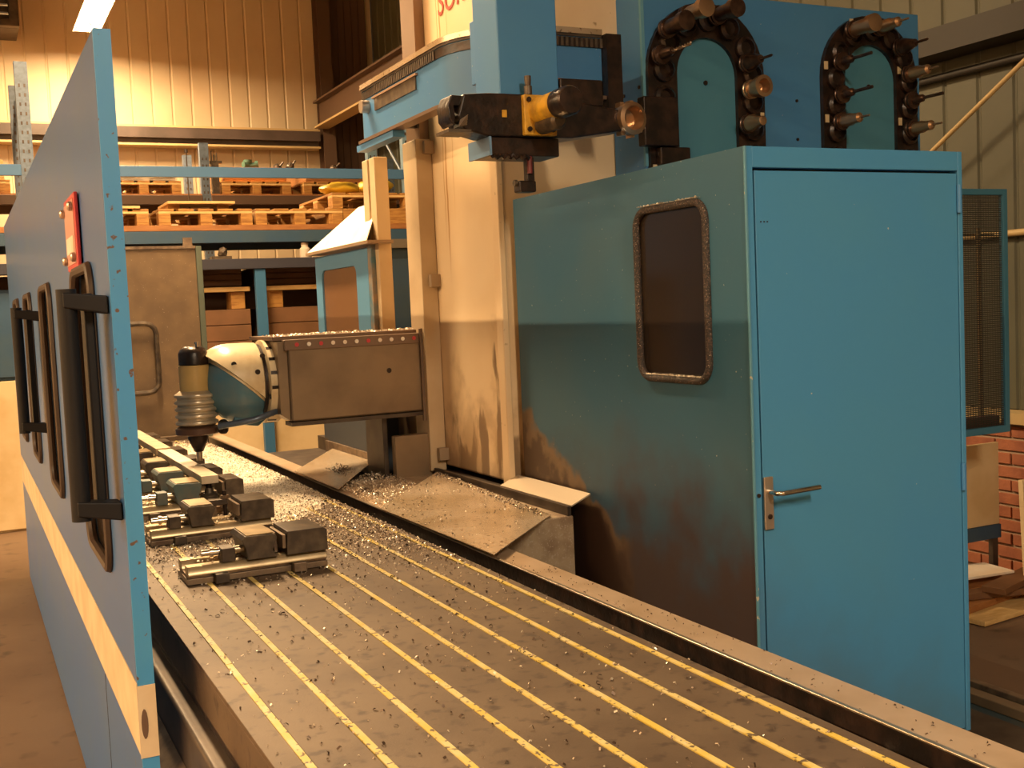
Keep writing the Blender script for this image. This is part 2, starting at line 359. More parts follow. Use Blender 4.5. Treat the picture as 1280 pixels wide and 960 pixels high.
# unit heater, top left
t = thing('unit_heater', 'dark louvred unit heater high on the back wall at the far left', 'heater', (.45, 14.6, 5.1))
obj('casing', MB().plate(rect(.1,.88,5.08,5.95), [rect(.16,.78,5.16,5.87)], lambda q:(q[0],14.25,q[1]), (0,.12,0)).box(.1,.88,14.37,14.99,5.08,5.95), STEELD, t, bevel=.01)
for k in range(7):
    zz = 5.20+k*.095
    obj('louver', MB().hexa([(.17,14.24,zz),(.77,14.24,zz),(.77,14.33,zz+.04),(.17,14.33,zz+.04),(.17,14.235,zz+.012),(.77,14.235,zz+.012),(.77,14.325,zz+.052),(.17,14.325,zz+.052)]), mat('pale_louver',(.75,.86,.98),.35,.1), t)

# ------------------------------------------------------------------ pallet racks
def uprt(x, y, h, m, parent, wd=.10, d=.08):
    mb = MB().box(x-wd/2, x-wd/2+.012, y, y+d, 0, h).box(x+wd/2-.012, x+wd/2, y, y+d, 0, h).box(x-wd/2+.012, x+wd/2-.012, y, y+.012, 0, h)
    o = obj('upright', mb, m, parent)
    mh = MB()
    n = int((h-.3)/.075)
    for k in range(n):
        for s_ in (-1, 1): mh.box(x+s_*.02-.007, x+s_*.02+.007, y-.002, y, .2+k*.075, .2+k*.075+.028)
    obj('slot_row', mh, STEELD, o, smooth=False, stuff=True)
    return o
rk = thing('pallet_rack', 'blue beam pallet rack in front, behind the milling machine', 'rack', (2.2, 10.5, 0))
for x in (-2.7, .60, 3.90):
    for y in (10.0, 11.0): uprt(x, y, 3.78, GREYBLUE if x < 3 else mat('pale_blue_upright',(.16,.27,.37),.45), rk)
    for k in range(4): obj('brace', MB().tube([(x,10.06,.3+k*.85),(x,11.02,.3+k*.85+.8)], .014, 6), GREYBLUE, rk)
for x0, x1 in ((-2.65,.55),(.65,3.85)):
    for y in (9.965, 11.045):
        if y < 10.5: obj('beam', MB().box(x0,x1,y,y+.035,2.865,2.955), BLUEDK if y > 10.5 else mat('blue_beam_paint',(.06,.15,.29),.45), rk, bevel=.004)
        obj('beam', MB().box(x0,x1,y,y+.045,2.30,2.405), BLUEDK, rk, bevel=.004)
    for k in range(5):
        y = 9.97+k*.235
        obj('shelf_board', MB().box(x0,x1,y,y+.22,2.407,2.455), WOODD, rk, bevel=.003)
rk2 = thing('pallet_rack', 'rear pallet rack standing against the back wall, behind the blue beam rack', 'rack', (2.2, 13.6, 0))
for x in (-.4, 2.62, 5.2):
    for y in (13.0, 14.0): uprt(x, y, 3.62, GREYBLUE, rk2)
for x0, x1 in ((-.35,2.57),(2.67,5.15)):
    for y in (12.96, 14.06): obj('beam', MB().box(x0,x1,y,y+.045,2.93,3.03), CLADD, rk2, bevel=.004)
    for k in range(4): obj('shelf_board', MB().box(x0,x1,13.0+k*.28,13.25+k*.28,3.032,3.05), WOODD, rk2)

def make_pallet():
    t = thing('wooden_pallet', '', 'pallet', (0,0,0))
    W, D = .8, 1.1
    b0 = obj('block', MB().box(0,.10,0,.14,.022,.10), WOOD, t, bevel=.004)
    for i in range(3):
        for j in range(3):
            if i or j: like(b0, t, (i*.35, j*.48, 0))
    r0 = obj('bottom_board', MB().box(0,.10,0,D,0,.022), WOOD, t, bevel=.003)
    for i in (1, 2): like(r0, t, (i*.35, 0, 0))
    s0 = obj('stringer_board', MB().box(0,W,0,.14,.10,.12), WOODL, t, bevel=.003)
    for j in (1, 2): like(s0, t, (0, j*.48, 0))
    k0 = obj('deck_board', MB().box(0,.13,0,D,.12,.142), WOOD, t, bevel=.003)
    for i in range(1, 5): like(k0, t, (i*.1675, 0, 0))
    return t
pal = make_pallet(); KIDS[pal.name] = list(pal.children); first = [True]
def pallet(x, y, z, label, group):
    if first[0]: o = pal; first[0] = False
    else: o = dup(pal)
    o.location = (x, y, z); o['label'] = label; o['group'] = group; return o
G1 = 'pallets on the front rack shelf'; G2 = 'pallets on the rear rack'
pallet(-.75, 9.99, 2.456, 'wooden pallet on the front rack shelf, at the far left past the guard panel', G1)
pallet(.72, 9.99, 2.456, 'wooden pallet on the front rack shelf, half hidden by the tall blue guard', G1)
pallet(1.60, 9.99, 2.456, 'wooden pallet with a thin pale board on top, on the front rack shelf', G1)
pallet(2.43, 9.99, 2.456, 'wooden pallet on the front rack shelf above the lower rack post', G1)
pallet(3.72-.6+.02, 10.0, 2.60, 'upper wooden pallet behind the white sloping sheet on the front rack shelf', G1)
pallet(-.2, 13.02, 3.052, 'leftmost wooden pallet on the rear rack', G2)
pallet(1.55, 13.02, 3.052, 'wooden pallet on the rear rack left of its perforated post', G2)
pallet(2.80, 13.02, 3.052, 'wooden pallet carrying the orange crate on the rear rack', G2)
pallet(3.75, 13.02, 3.052, 'wooden pallet carrying the yellow-edged crate on the rear rack', G2)
tag(obj('pallet_stack_board', MB().box(3.10,3.93,10.0,11.05,2.457,2.598), WOOD, bevel=.005), 'thick wooden block pile under the upper pallet behind the white sheet', 'timber')
def crate(name, x0, x1, y0, y1, z0, z1, m, label, cat='crate'):
    t = thing(name, label, cat, ((x0+x1)/2, (y0+y1)/2, z0)); th = .018
    obj('base', MB().box(x0,x1,y0,y1,z0,z0+th), m, t)
    n = max(1, round((z1-z0-th)/.11)); hh = (z1-z0-th)/n
    for k in range(n):
        a = z0+th+k*hh
        obj('side_board', MB().box(x0,x1,y0,y0+th,a+.004,a+hh), m, t, bevel=.003); obj('side_board', MB().box(x0,x1,y1-th,y1,a+.004,a+hh), m, t)
        obj('side_board', MB().box(x0,x0+th,y0+th,y1-th,a+.004,a+hh), m, t); obj('side_board', MB().box(x1-th,x1,y0+th,y1-th,a+.004,a+hh), m, t)
    return t
GREYC = mat('grey_plastic_crate', (.42,.36,.28), .35)
crate('parts_crate', 1.6, 2.3, 13.05, 13.9, 3.196, 3.36, GREYC, 'grey crate with two white sheets on the rear rack, under the lamp')
for x in (1.68, 2.0): tag(obj('paper_sheet', MB().box(x,x+.24,13.02,13.045,3.23,3.33), WHITE), 'white sheet leaning on the grey crate, '+('left one' if x < 1.8 else 'right one'), 'paper')
crate('parts_crate', 2.83, 3.56, 13.05, 13.9, 3.196, 3.36, ORNG, 'orange crate on the rear rack beneath the green fitting')
crate('parts_crate', 3.79, 4.5, 13.05, 13.9, 3.196, 3.34, WOODD, 'dark orange wooden crate on the rear rack near the wall column')
crate('parts_crate', -.15, .55, 13.05, 13.9, 3.196, 3.40, WOODL, 'pale wooden crate on the rear rack at the far left')
tag(obj('pale_board', MB().box(1.68,2.55-.30,9.97,10.5,2.64,2.662), WOODL, bevel=.002), 'thin pale plank lying across pallets on the front rack', 'board')
tag(obj('timber_offcut', MB().box(1.66,1.74,10.6,10.7,2.60,2.64).box(2.12,2.22,10.1,10.4,2.60,2.64).box(1.7,1.8,10.1,10.4,2.60,2.64), WOOD), 'low timber battens under the thin pale plank', 'timber')
tag(obj('pale_board', MB().box(.9,1.45,9.97,10.5,2.60,2.622), WOODL, bevel=.002), 'short pale board on the half-hidden pallet beside the blue guard', 'board')
# perforated grey block, bolts and fittings on the loads
def lumpy(c, r, n=14, seed=1):
    rnd = random.Random(seed); mb = MB()
    bmesh.ops.create_icosphere(mb.bm, subdivisions=2, radius=r, matrix=Matrix.Translation(c))
    for v in mb.bm.verts: v.co += Vector((rnd.uniform(-1,1), rnd.uniform(-1,1), rnd.uniform(-1,1)))*r*.18
    return mb
t = thing('pipe_fitting', 'green painted pipe fitting on top of the orange crate', 'fitting', (3.2, 13.4, 3.36))
obj('body', MB().lathe([(.05,0),(.05,.02),(.035,.03),(.035,.09),(.05,.10),(.05,.13)], (3.2,13.4,3.36)), GREENP, t); obj('branch', MB().lathe([(.03,0),(.03,.09),(.045,.09),(.045,.12)], (3.2,13.4,3.42), (1,-.2,.15)), GREENP, t)
obj('outlet', MB().lathe([(.04,0),(.04,.06)], (3.2,13.4,3.43), (-1,-.3,0)), GREENP, t)
t = thing('clamp_set', 'dark upright clamp studs on the rear rack left of the green fitting', 'clamp', (2.72, 13.3, 3.052))
obj('block', MB().box(2.70,2.78,13.02,13.12,3.052,3.40), VISEDK, t, bevel=.004)
for k, (dx, h) in enumerate(((-.0,.14),(.03,.10),(.06,.12))): obj('stud', MB().cyl((2.71+dx,13.07,3.40),(2.71+dx,13.07,3.40+h),.009,seg=8), VISEDK, t)
obj('bar', MB().box(2.69,2.82,13.03,13.11,3.40,3.425), VISEDK, t)
for k, (x, s_) in enumerate(((3.55,.05),(3.70,.06),(4.25,.05))):
    t = thing('scrap_fitting', ('small dark fitting right of the green pipe fitting','larger dark fitting two along from the green pipe fitting','dark fitting on the dark orange crate near the wall column')[k], 'fitting', (x,13.5,3.36))
    obj('body', lumpy((x,13.4,3.36+s_*.8), s_, seed=k+3), VISEDK, t, smooth=False); obj('stem', MB().cyl((x+.02,13.4,3.36+s_),(x+.07,13.38,3.36+s_*2.2),.012,seg=8), VISEDK, t)
t = thing('yellow_bag', 'bright yellow plastic bag on the front rack behind the white sheet', 'bag', (3.55, 10.6, 2.74))
mb = MB(); bmesh.ops.create_icosphere(mb.bm, subdivisions=3, radius=1, matrix=Matrix.Translation((3.30,10.25,2.80)) @ Matrix.Diagonal((.19,.2,.062,1)))
for v in mb.bm.verts: v.co += Vector((math.sin(v.co.z*60+v.co.x*20), 0, math.sin(v.co.x*35)*math.cos(v.co.y*30)))*.012
obj('lobe', mb, YELPL, t)
mb = MB(); bmesh.ops.create_icosphere(mb.bm, subdivisions=3, radius=1, matrix=Matrix.Translation((3.66,10.3,2.825)) @ Matrix.Diagonal((.17,.2,.07,1)))
for v in mb.bm.verts: v.co += Vector((math.sin(v.co.z*60+v.co.x*20), 0, math.sin(v.co.x*35)*math.cos(v.co.y*30)))*.012
obj('lobe', mb, YELPL, t)
tag(obj('wire_post', MB().cyl((1.92,10.3,2.60),(1.92,10.3,3.12),.006,seg=6).cyl((1.92,10.3,3.12),(1.92,10.3,3.15),.014,seg=8), STEELD), 'thin dark upright rod on the front rack pallet left of the long plank', 'rod')

# lower rack with crates under the big rack
lr = thing('lower_rack', 'low dark blue rack with one slim post beneath the pallet rack', 'rack', (2.4, 9.8, 0))
for x in (-.45, 1.0, 2.39, 3.85): obj('post', MB().box(x-.045,x+.045,9.78,9.84,0,2.06), mat('post_blue',(.035,.13,.26),.5), lr, bevel=.004)
obj('beam', MB().box(-.6,4.0,9.76,9.85,2.062,2.15), mat('dark_beam_paint',(.035,.035,.05),.5), lr, bevel=.004)
obj('deck', MB().box(-.6,4.0,9.85,10.8,2.10,2.148), BROWNP, lr)
obj('back_board', MB().box(-.6,4.0,10.79,10.81,1.30,2.09), BROWNP, lr)
for x in (-.45, 2.39, 3.85): obj('post', MB().box(x-.045,x+.045,10.72,10.78,0,2.10), BLUEDK, lr)
t = thing('machine_fixture', 'small dark fixture on the lower rack beam, left', 'fixture', (2.08,9.9,2.15)); obj('base', MB().box(2.0,2.17,9.86,9.96,2.15,2.18), VISEDK, t); obj('head', lumpy((2.1,9.9,2.215),.045,seed=4), VISEDK, t, smooth=False)
t = thing('glass_jar', 'small pale jar on the lower rack beam, right', 'jar', (2.83,9.9,2.15)); obj('body', MB().lathe([(.045,0),(.048,.01),(.048,.08),(.03,.10),(.03,.12)], (2.83,9.9,2.15)), mat('pale_jar',(.6,.5,.4),.3), t); obj('lid', MB().cyl((2.83,9.9,2.27),(2.83,9.9,2.285),.034), VISE, t)
def bigcrate(x0, x1, y0, z0, z1, label):
    t = thing('long_crate', label, 'crate', ((x0+x1)/2, y0+.4, z0)); h = (z1-z0)/3
    for k in range(3): obj('front_board', MB().box(x0,x1,y0,y0+.03,z0+k*h+.006,z0+(k+1)*h), BROWNP, t, bevel=.004)
    obj('box', MB().box(x0,x1,y0+.031,y0+.75,z0,z1), BROWNP, t)
    return t
bigcrate(1.12, 2.33, 9.98, 1.30, 1.72, 'brown board-sided crate left of the slim rack post, under the pale plank')
bigcrate(2.45, 3.80, 9.98, 1.30, 1.72, 'brown board-sided crate right of the slim rack post, under the pale plank')
for i, (x0, x1) in enumerate(((1.12,2.33),(2.45,3.80))):
    tag(obj('pale_plank', MB().box(x0,x1,9.95,10.1,1.875,1.915), WOODL, bevel=.003), 'long pale plank edge '+('left' if i == 0 else 'right')+' of the slim rack post', 'plank')
    t = thing('pallet_block_row', 'row of wooden blocks under the pale plank, '+('left' if i == 0 else 'right')+' of the slim post', 'timber', ((x0+x1)/2, 10, 1.72))
    for k in range(3):
        xx = x0+.06+k*(x1-x0-.22)/2
        obj('block', MB().box(xx,xx+.12,9.99,10.2,1.722,1.874), WOOD, t, bevel=.004)
    bigcrate(x0, x1, 10.25, 1.93, 2.09, 'thin brown crate on the pale plank '+('left' if i == 0 else 'right')+' of the slim post')
t = thing('plywood_bin', 'large beige plywood bin on the floor behind the milling table', 'bin', (3.0, 10.3, 0))
for x0, x1 in ((.70,2.44),(2.46,3.86)): obj('panel', MB().box(x0,x1,9.88,9.91,.02,1.28), PLY, t, bevel=.004)
obj('box', MB().box(.70,3.86,9.912,10.95,0,1.27), PLY, t); obj('rim', MB().box(.68,3.88,9.87,10.96,1.281,1.295), WOODL, t)
t = thing('plywood_bin', 'beige plywood bin at the far left under the rack', 'bin', (-.6, 10.3, 0))
for x0, x1 in ((-1.6,-.50),(-.40,.55)): obj('panel', MB().box(x0,x1,9.88,9.91,.02,1.22), PLY, t, bevel=.004)
obj('box', MB().box(-1.6,.55,9.912,10.95,0,1.20), PLY, t)
t = thing('steel_cupboard', 'dark blue steel cupboard at the far left under the rack shelf', 'cupboard', (-.5, 10.4, 1.22))
obj('body', MB().box(-1.2,.52,9.93,10.85,1.222,1.95), BLUEDK, t, bevel=.005); obj('door', MB().box(-.30,.50,9.905,9.928,1.25,1.92), BLUEDK, t, bevel=.004); obj('door', MB().box(-1.15,-.31,9.905,9.928,1.25,1.92), BLUEDK, t, bevel=.004)

# ------------------------------------------------------------------ milling table
mt = thing('milling_table', 'long steel milling table with yellow strips in its grooves, in the foreground', 'machine table', (1.0, 4.0, 0))
TY0, TY1 = .75, 7.7
tops = MB(); xs = [.508+.1225*i for i in range(8)]; hw = .0078
edges = [.449]+[q for x in xs for q in (x-hw, x+hw)]+[1.402]
tops.box(.449, 1.402, TY0, TY1, .742, .838)
for i in range(0, len(edges), 2): tops.box(edges[i], edges[i+1], TY0, TY1, .838, .85)
obj('table_top', tops, STEEL, mt, bevel=.0015)
for i, x in enumerate(xs):
    y = TY0+.02; first_ = True
    while y < TY1-.05:
        y2 = min(y+random.uniform(.9, 1.7), TY1-.02); o = random.uniform(-.0015,.0015)
        if i == 0 and y < 2.6 < y2: y2 = 2.6
        obj('slot_strip', MB().box(x-hw+.0005+o, x+hw-.0005+o, y, y2-.004, .839, .8518), YELLOW, mt)
        y = y2
obj('bed', MB().box(.405, 1.46, TY0, 7.9, .12, .725), STEELD, mt, bevel=.01)
obj('joint_strip', MB().box(.45, 1.40, TY0, 7.72, .7255, .7415), BLACK, mt)
obj('bed_foot', MB().box(.40, 1.46, TY0, 7.9, 0, .118), STEELD, mt)
obj('drip_rail', MB().prism([(.36,TY0,.56),(.404,TY0,.60),(.404,TY0,.612),(.352+.004,TY0,.575)], (0,7.1,0)), VISE, mt)
obj('gutter_floor', MB().box(1.4025, 1.468, TY0, 7.72, .78, .797), BLACK, mt)
obj('gutter_ridge', MB().box(1.468, 1.478, TY0, 7.72, .70, .8535), BLACK, mt)
obj('ridge_cap', MB().box(1.4665, 1.4785, TY0, 7.72, .8537, .859), BRIGHT, mt, bevel=.002)
obj('ledge_plate', MB().box(1.479, 1.585, TY0-.3, 7.9, .838, .848), mat('brown_ledge_steel',(.55,.40,.27),.4,.45,c2=(.46,.32,.20),scale=7), mt, bevel=.002)
obj('ledge_apron', MB().box(1.57, 1.584, TY0-.3, 7.9, .12, .837), STEELD, mt)
obj('end_stop', MB().box(.45, 1.40, 7.701, 7.76, .70, .88), STEEL, mt, bevel=.003)
# machine bed the column rides on, right of the table
bd = thing('machine_bed', 'dark floor bed with sliding covers under the blue cabin', 'machine bed', (2.6, 4, 0))
obj('base', MB().box(1.60, 3.55, -1.5, 7.0, 0, .06), mat('dark_green_bed_paint',(.035,.055,.06),.5,c2=(.06,.06,.05),scale=6), bd, bevel=.006)
obj('cover', MB().box(1.75, 3.25, -1.5, 7.0, .061, .095), STEELD, bd, bevel=.004)
obj('guide_rail', MB().box(3.36, 3.42, -1.5, 9.4, .061, .10), RAMST, bd, bevel=.004)
obj('edge_rail', MB().box(3.50, 3.54, -1.5, 9.4, .061, .085), VISE, bd, bevel=.004)
obj('floor_seam_plate', MB().box(3.56, 3.95, -1.5, 9.4, 0, .004), mat('brown_floor_plate',(.17,.10,.06),.5), bd)

# carriage that carries column, with chip covers
cg = thing('column_carriage', 'low steel carriage under the cream column, sheet chip covers lean on it', 'machine carriage', (1.9, 5, .1))
obj('front_block', MB().box(1.60, 2.0, 3.63, 5.0, .12, .862), mat('speckled_carriage_steel',(.46,.35,.23),.5,.3,c2=(.28,.19,.12),scale=12,spot=(.5,.4,.3),sscale=150,slo=.6,shi=.66), cg, bevel=.006)
obj('deck', MB().box(1.60, 2.0, 5.001, 6.95, .12, .80), STEELD, cg)
obj('under_block', MB().box(2.001, 3.3, 4.25, 6.95, .12, .88), STEELD, cg)
obj('lip', MB().box(1.975, 1.99, 3.63, 4.93, .863, .898), STEELD, cg)
obj('cap_strip', MB().hexa([(1.992,3.63,.895),(2.075,3.63,.93),(2.075,4.24,.93),(1.992,4.24,.895),(1.992,3.63,.90),(2.075,3.63,.936),(2.075,4.24,.936),(1.992,4.24,.90)]), mat('bright_cap_sheet',(.72,.60,.45),.3,.6), cg)
obj('ram_bracket', MB().box(1.80, 1.99, 4.97, 5.02, .802, 1.06), RAMST, cg, bevel=.006)
obj('ram_bracket_rib', MB().box(1.77, 1.795, 5.05, 5.3, .802, 1.146), STEELD, cg, bevel=.004)
obj('rear_block', MB().box(1.86, 2.0, 5.45, 6.25, .802, 1.10), mat('dark_blue_carriage',(.045,.06,.08),.5), cg, bevel=.006)
obj('rear_lip', MB().box(1.842, 1.858, 5.42, 6.25, .86, .925), VISE, cg)
def sheet(A, B, C_, D, label):
    t_ = .003; mb = MB().hexa([A,B,C_,D]+[(p[0],p[1],p[2]+t_) for p in (A,B,C_,D)])
    return tag(obj('chip_cover', mb, SHEET, smooth=False), label, 'cover', 'chip covers beside the milling table')
sheet((1.45,3.155,.875),(1.92,3.66,.868),(1.972,4.88,.885),(1.45,4.22,.868), 'large loose bright sheet-metal chip cover nearest the camera, right of the table')
sheet((1.462,4.80,.868),(1.838,5.42,.89),(1.838,6.10,.89),(1.462,5.52,.868), 'smaller far sheet-metal chip cover with a chip heap, behind the milling ram')

# ------------------------------------------------------------------ column
cl = thing('machine_column', 'tall cream painted machine column with rust streaks and red lettering', 'machine column', (2.5, 5.2, .9))
obj('body', MB().box(2.05, 3.3, 4.25, 5.135, .90, 4.6), COLM, cl, bevel=.012)
obj('corner_strip', MB().box(2.035, 2.065, 4.236, 4.30, .895, 4.6), CREAM, cl, bevel=.006)
obj('guide_rail', MB().box(1.968, 2.048, 4.95, 5.12, .88, 2.44), mat('rail_cover_tan',(.55,.41,.25),.5,c2=(.46,.33,.19),scale=4), cl, bevel=.004)
obj('guideway', MB().box(2.0, 2.048, 4.97, 5.14, 2.441, 4.6), mat('brown_guideway_steel',(.24,.155,.10),.4,.5), cl)
for z in (.96, 1.78, 2.40): obj('rail_clamp', MB().box(2.0,2.05,4.915,4.949,z-.03,z+.03), mat('tan_clamp',(.34,.24,.15),.5), cl, bevel=.004)
for y in (5.55, 5.66): obj('rear_guide_rail', MB().box(1.975, 2.048, y, y+.085, 1.50, 2.44), mat('rear_rail_tan',(.56,.42,.25),.5,c2=(.42,.30,.17),scale=3), cl, bevel=.005)
obj('headstock', MB().box(2.06, 3.3, 5.15, 6.9, .885, 1.53), GUARD, cl, bevel=.01)
obj('upper_cover', MB().box(2.10, 2.9, 4.19, 4.249, 2.66, 4.6), CREAM, cl, bevel=.004)
for y in (5.14, 5.25): obj('cable', MB().tube([(1.99,y+.1,2.5),(1.98,y,2.62),(1.96,y-.02,2.8)], .008, 6), WHITE, cl)
f = bpy.data.curves.new('lettering', 'FONT'); f.body = 'SOR'; f.size = .155; f.extrude = .001; f.shear = .15; f.space_character = 1.05
fo = bpy.data.objects.new('lettering', f); COL.objects.link(fo); fo.parent = cl
fo.matrix_basis = Matrix.Translation(Vector((2.0475, 4.80, 2.965)) - origin(cl)) @ Matrix(((0,0,-1,0),(-1,0,0,0),(0,1,0,0),(0,0,0,1)))
f.materials.append(REDTXT)
dg = bpy.context.evaluated_depsgraph_get(); me = bpy.data.meshes.new_from_object(fo.evaluated_get(dg)); mb_ = fo.matrix_basis.copy()
bpy.data.objects.remove(fo); fo = bpy.data.objects.new('lettering', me); COL.objects.link(fo); fo.parent = cl; fo.matrix_basis = mb_

# ------------------------------------------------------------------ ram and milling head
rm = thing('milling_ram', 'brown steel milling ram with universal head, cutting at the clamped bars', 'milling ram', (1.6, 5.25, 1.1))
RY0, RY1 = 5.0, 5.52
obj('body', MB().box(1.325, 2.045, RY0, RY1, 1.165, 1.535), RAMST, rm, bevel=.012)
obj('top_rail', MB().box(1.31, 1.985, RY0-.006, RY0+.05, 1.49, 1.538), mat('ram_top_rail',(.20,.13,.085),.5,.4), rm, bevel=.003)
obj('top_cover', MB().box(1.27, 2.03, RY0+.06, RY1-.02, 1.5355, 1.553), mat('ram_cover_brown',(.18,.11,.065),.5), rm)
obj('lower_edge', MB().box(1.32, 1.985, RY0-.012, RY0+.1, 1.147, 1.1645), STEELD, rm)
obj('wiper_plate', MB().box(1.955, 2.045, RY0-.02, RY0-.001, 1.12, 1.56), mat('ram_wiper',(.17,.11,.07),.5,.3), rm, bevel=.004)
obj('end_plate', MB().prism([(1.285,RY0+.03,1.20),(1.324,RY0+.02,1.17),(1.324,RY0+.02,1.53),(1.285,RY0+.03,1.53)], (0,.45,0)), RAMST, rm)
for k in range(11):
    x = 1.365+k*.0565
    obj('dot', MB().cyl((x,RY0-.0065,1.515),(x,RY0-.009,1.515),.0095,seg=12), RED if k in (0,2,6,10) else WHITE, rm)
obj('screw_hole', MB().cyl((1.80,RY0-.001,1.37),(1.80,RY0-.003,1.37),.012,seg=12), BLACK, rm)
hc = Vector((1.13, 5.25, 1.345))
hd = obj('head_flange', MB().lathe([(.165,0),(.194,.008),(.194,.068),(.18,.074)], (1.248,5.25,1.345), (1,0,0), 40), CREAM2, rm)
for k in range(18):
    if k % 6 in (4, 5): continue
    a = 2*math.pi*k/18+.1
    obj('vent_slot', MB().box(1.258,1.296,5.25+.186,5.25+.1955,1.345-.0075,1.345+.0075).rot((1.275,5.25,1.345), a, 'X'), BLACK, hd)
# cream half: drum turning into a dome, cut on the 45 degree swivel plane
def bisect(mb, co_, no_, keep_pos):
    g = mb.bm.verts[:]+mb.bm.edges[:]+mb.bm.faces[:]
    r = bmesh.ops.bisect_plane(mb.bm, geom=g, plane_co=co_, plane_no=no_, clear_inner=keep_pos, clear_outer=not keep_pos)
    e = [q for q in r['geom_cut'] if isinstance(q, bmesh.types.BMEdge)]
    bmesh.ops.edgeloop_fill(mb.bm, edges=e)
    return mb
pn = Vector((.655, 0, .755)).normalized(); pc = Vector((1.155, 5.25, 1.34))
prof = [(.0001,-.20)]+[(.186*math.sin(math.radians(a)), -.02-.18*math.cos(math.radians(a))) for a in range(8, 91, 8)]+[(.186,.06),(.184,.098),(.174,.104)]
obj('flange_groove', MB().lathe([(.12,0),(.176,0),(.176,.013),(.12,.013)], (1.2345,5.25,1.345), (1,0,0), 36), BLACK, rm)
up_ = obj('upper_half', bisect(MB().lathe(prof, (1.13,5.25,1.345), (1,0,0), 40), pc+pn*.004, pn, True), CREAM2, rm)
mb = MB(); bmesh.ops.create_uvsphere(mb.bm, u_segments=36, v_segments=20, radius=1, matrix=Matrix.Translation((1.158,5.25,1.345)) @ Matrix.Diagonal((.165,.17,.188,1)))
lw = obj('swivel_half', bisect(mb, pc-pn*.003, pn, False), TEAL, rm)
obj('swivel_rim', MB().lathe([(.172,-.007),(.176,-.007),(.176,.007),(.172,.007)], pc, pn, 40), CREAM2, rm)
for x, z in ((1.235,1.47),(1.10,1.44),(1.20,1.40),(1.255,1.285),(1.27,1.20)):
    d = Vector((x-1.13 if x < 1.13 else 0, 0, z-1.345)); rr_ = .186; yv = -math.sqrt(max(.0004, rr_**2-d.length**2))
    obj('bolt_recess', MB().cyl((x,5.25+yv+.004,z),(x,5.25+yv-.003,z),.012,seg=10), BLACK, rm)
obj('coolant_pipe', MB().tube([(1.30,5.12,1.215),(1.24,5.07,1.205),(1.17,5.07,1.185),(1.10,5.09,1.175),(1.02,5.12,1.165)], .014, 10), mat('dark_pipe_blue',(.10,.13,.18),.3,.4), rm)
obj('head_lug', MB().prism([(1.10,5.16,1.165),(1.21,5.16,1.145),(1.29,5.16,1.21),(1.29,5.16,1.25),(1.10,5.16,1.22)], (0,.18,0)), TEAL, rm, bevel=.008)
AX = Vector((.952, 5.25, 0))
def axl(prof, m, name, seg=32): return obj(name, MB().lathe(prof, AX, (0,0,1), seg), m, rm)
axl([(.040,1.525),(.058,1.512),(.066,1.495),(.066,1.445),(.062,1.442)], BLACK, 'spindle_cap')
axl([(.068,1.31),(.068,1.441)], mat('ochre_spindle_paint',(.58,.40,.15),.4,c2=(.50,.32,.10),scale=6), 'spindle_housing')
pr = [(.07,1.165)]
for k in range(5):
    z = 1.168+k*.031; pr += [(.083,z),(.094,z+.006),(.096,z+.012),(.094,z+.018),(.083,z+.024)]
pr += [(.07,1.325)]
axl(pr, mat('spindle_rib_metal',(.62,.52,.38),.3,.5,c2=(.46,.40,.30),scale=9), 'spindle_ribs', 40)
axl([(.092,1.125),(.098,1.13),(.098,1.155),(.08,1.164)], mat('dark_red_flange',(.10,.05,.03),.4), 'spindle_flange')
axl([(.020,1.045),(.024,1.055),(.046,1.105),(.046,1.124)], BLACK, 'tool_taper')
axl([(.014,1.003),(.014,1.045)], BRIGHT, 'end_mill')
obj('coolant_valve', MB().lathe([(.018,0),(.024,.01),(.024,.05),(.014,.06)], (1.05,5.17,1.13), (0,-.3,1), 14), BLACK, rm)
obj('neck', MB().prism([(.99,5.21,1.25),(1.06,5.20,1.25),(1.06,5.20,1.40),(.99,5.21,1.40)], (0,.09,0)), CREAM2, rm, bevel=.006)
obj('cap_fitting', MB().lathe([(.006,0),(.006,.012),(.010,.012),(.010,.022)], (.965,5.22,1.525), (0,0,1), 8), CHROME, rm)

# ------------------------------------------------------------------ blue window box, chute and cupboard beyond the ram
wbx = thing('rear_guard_box', 'blue framed guard box with brown window behind the ram, white sheet on top', 'guard box', (2.1, 6.1, .9))
obj('frame', MB().plate(rect(5.66,6.62,1.12,1.985), [rr(5.86,6.50,1.2,1.90,.05)], lambda q:(1.95,q[0],q[1]), (.03,0,0)), mat('guard_frame_blue',(.09,.24,.40),.45), wbx, bevel=.003)
obj('window', MB().box(1.962,1.968,5.80,6.56,1.15,1.93), mat('brown_window_pane',(.17,.085,.04),.25), wbx)
obj('front_panel', MB().box(1.95,2.04,5.60,5.659,1.12,1.995), mat('front_panel_blue',(.06,.15,.20),.5,c2=(.30,.20,.12),scale=9), wbx, bevel=.003)
obj('base_panel', MB().box(1.95,2.045,5.60,6.62,.90,1.119), mat('guard_base_blue',(.045,.06,.08),.5), wbx)
obj('top_ledge', MB().box(1.90,2.04,5.50,6.64,1.996,2.012), mat('dirty_ledge',(.26,.17,.10),.5), wbx)
obj('top_sheet', MB().hexa([(1.90,5.52,2.013),(1.90,6.60,2.013),(2.048,6.05,2.23),(2.048,5.72,2.23),(1.904,5.52,2.011),(1.904,6.60,2.011),(2.049,6.05,2.227),(2.049,5.72,2.227)]), WHITE, wbx, smooth=False)
t = thing('electrical_cupboard', 'dark blue steel cupboard between the column and the white sheet', 'cupboard', (2.9, 7.4, 0))
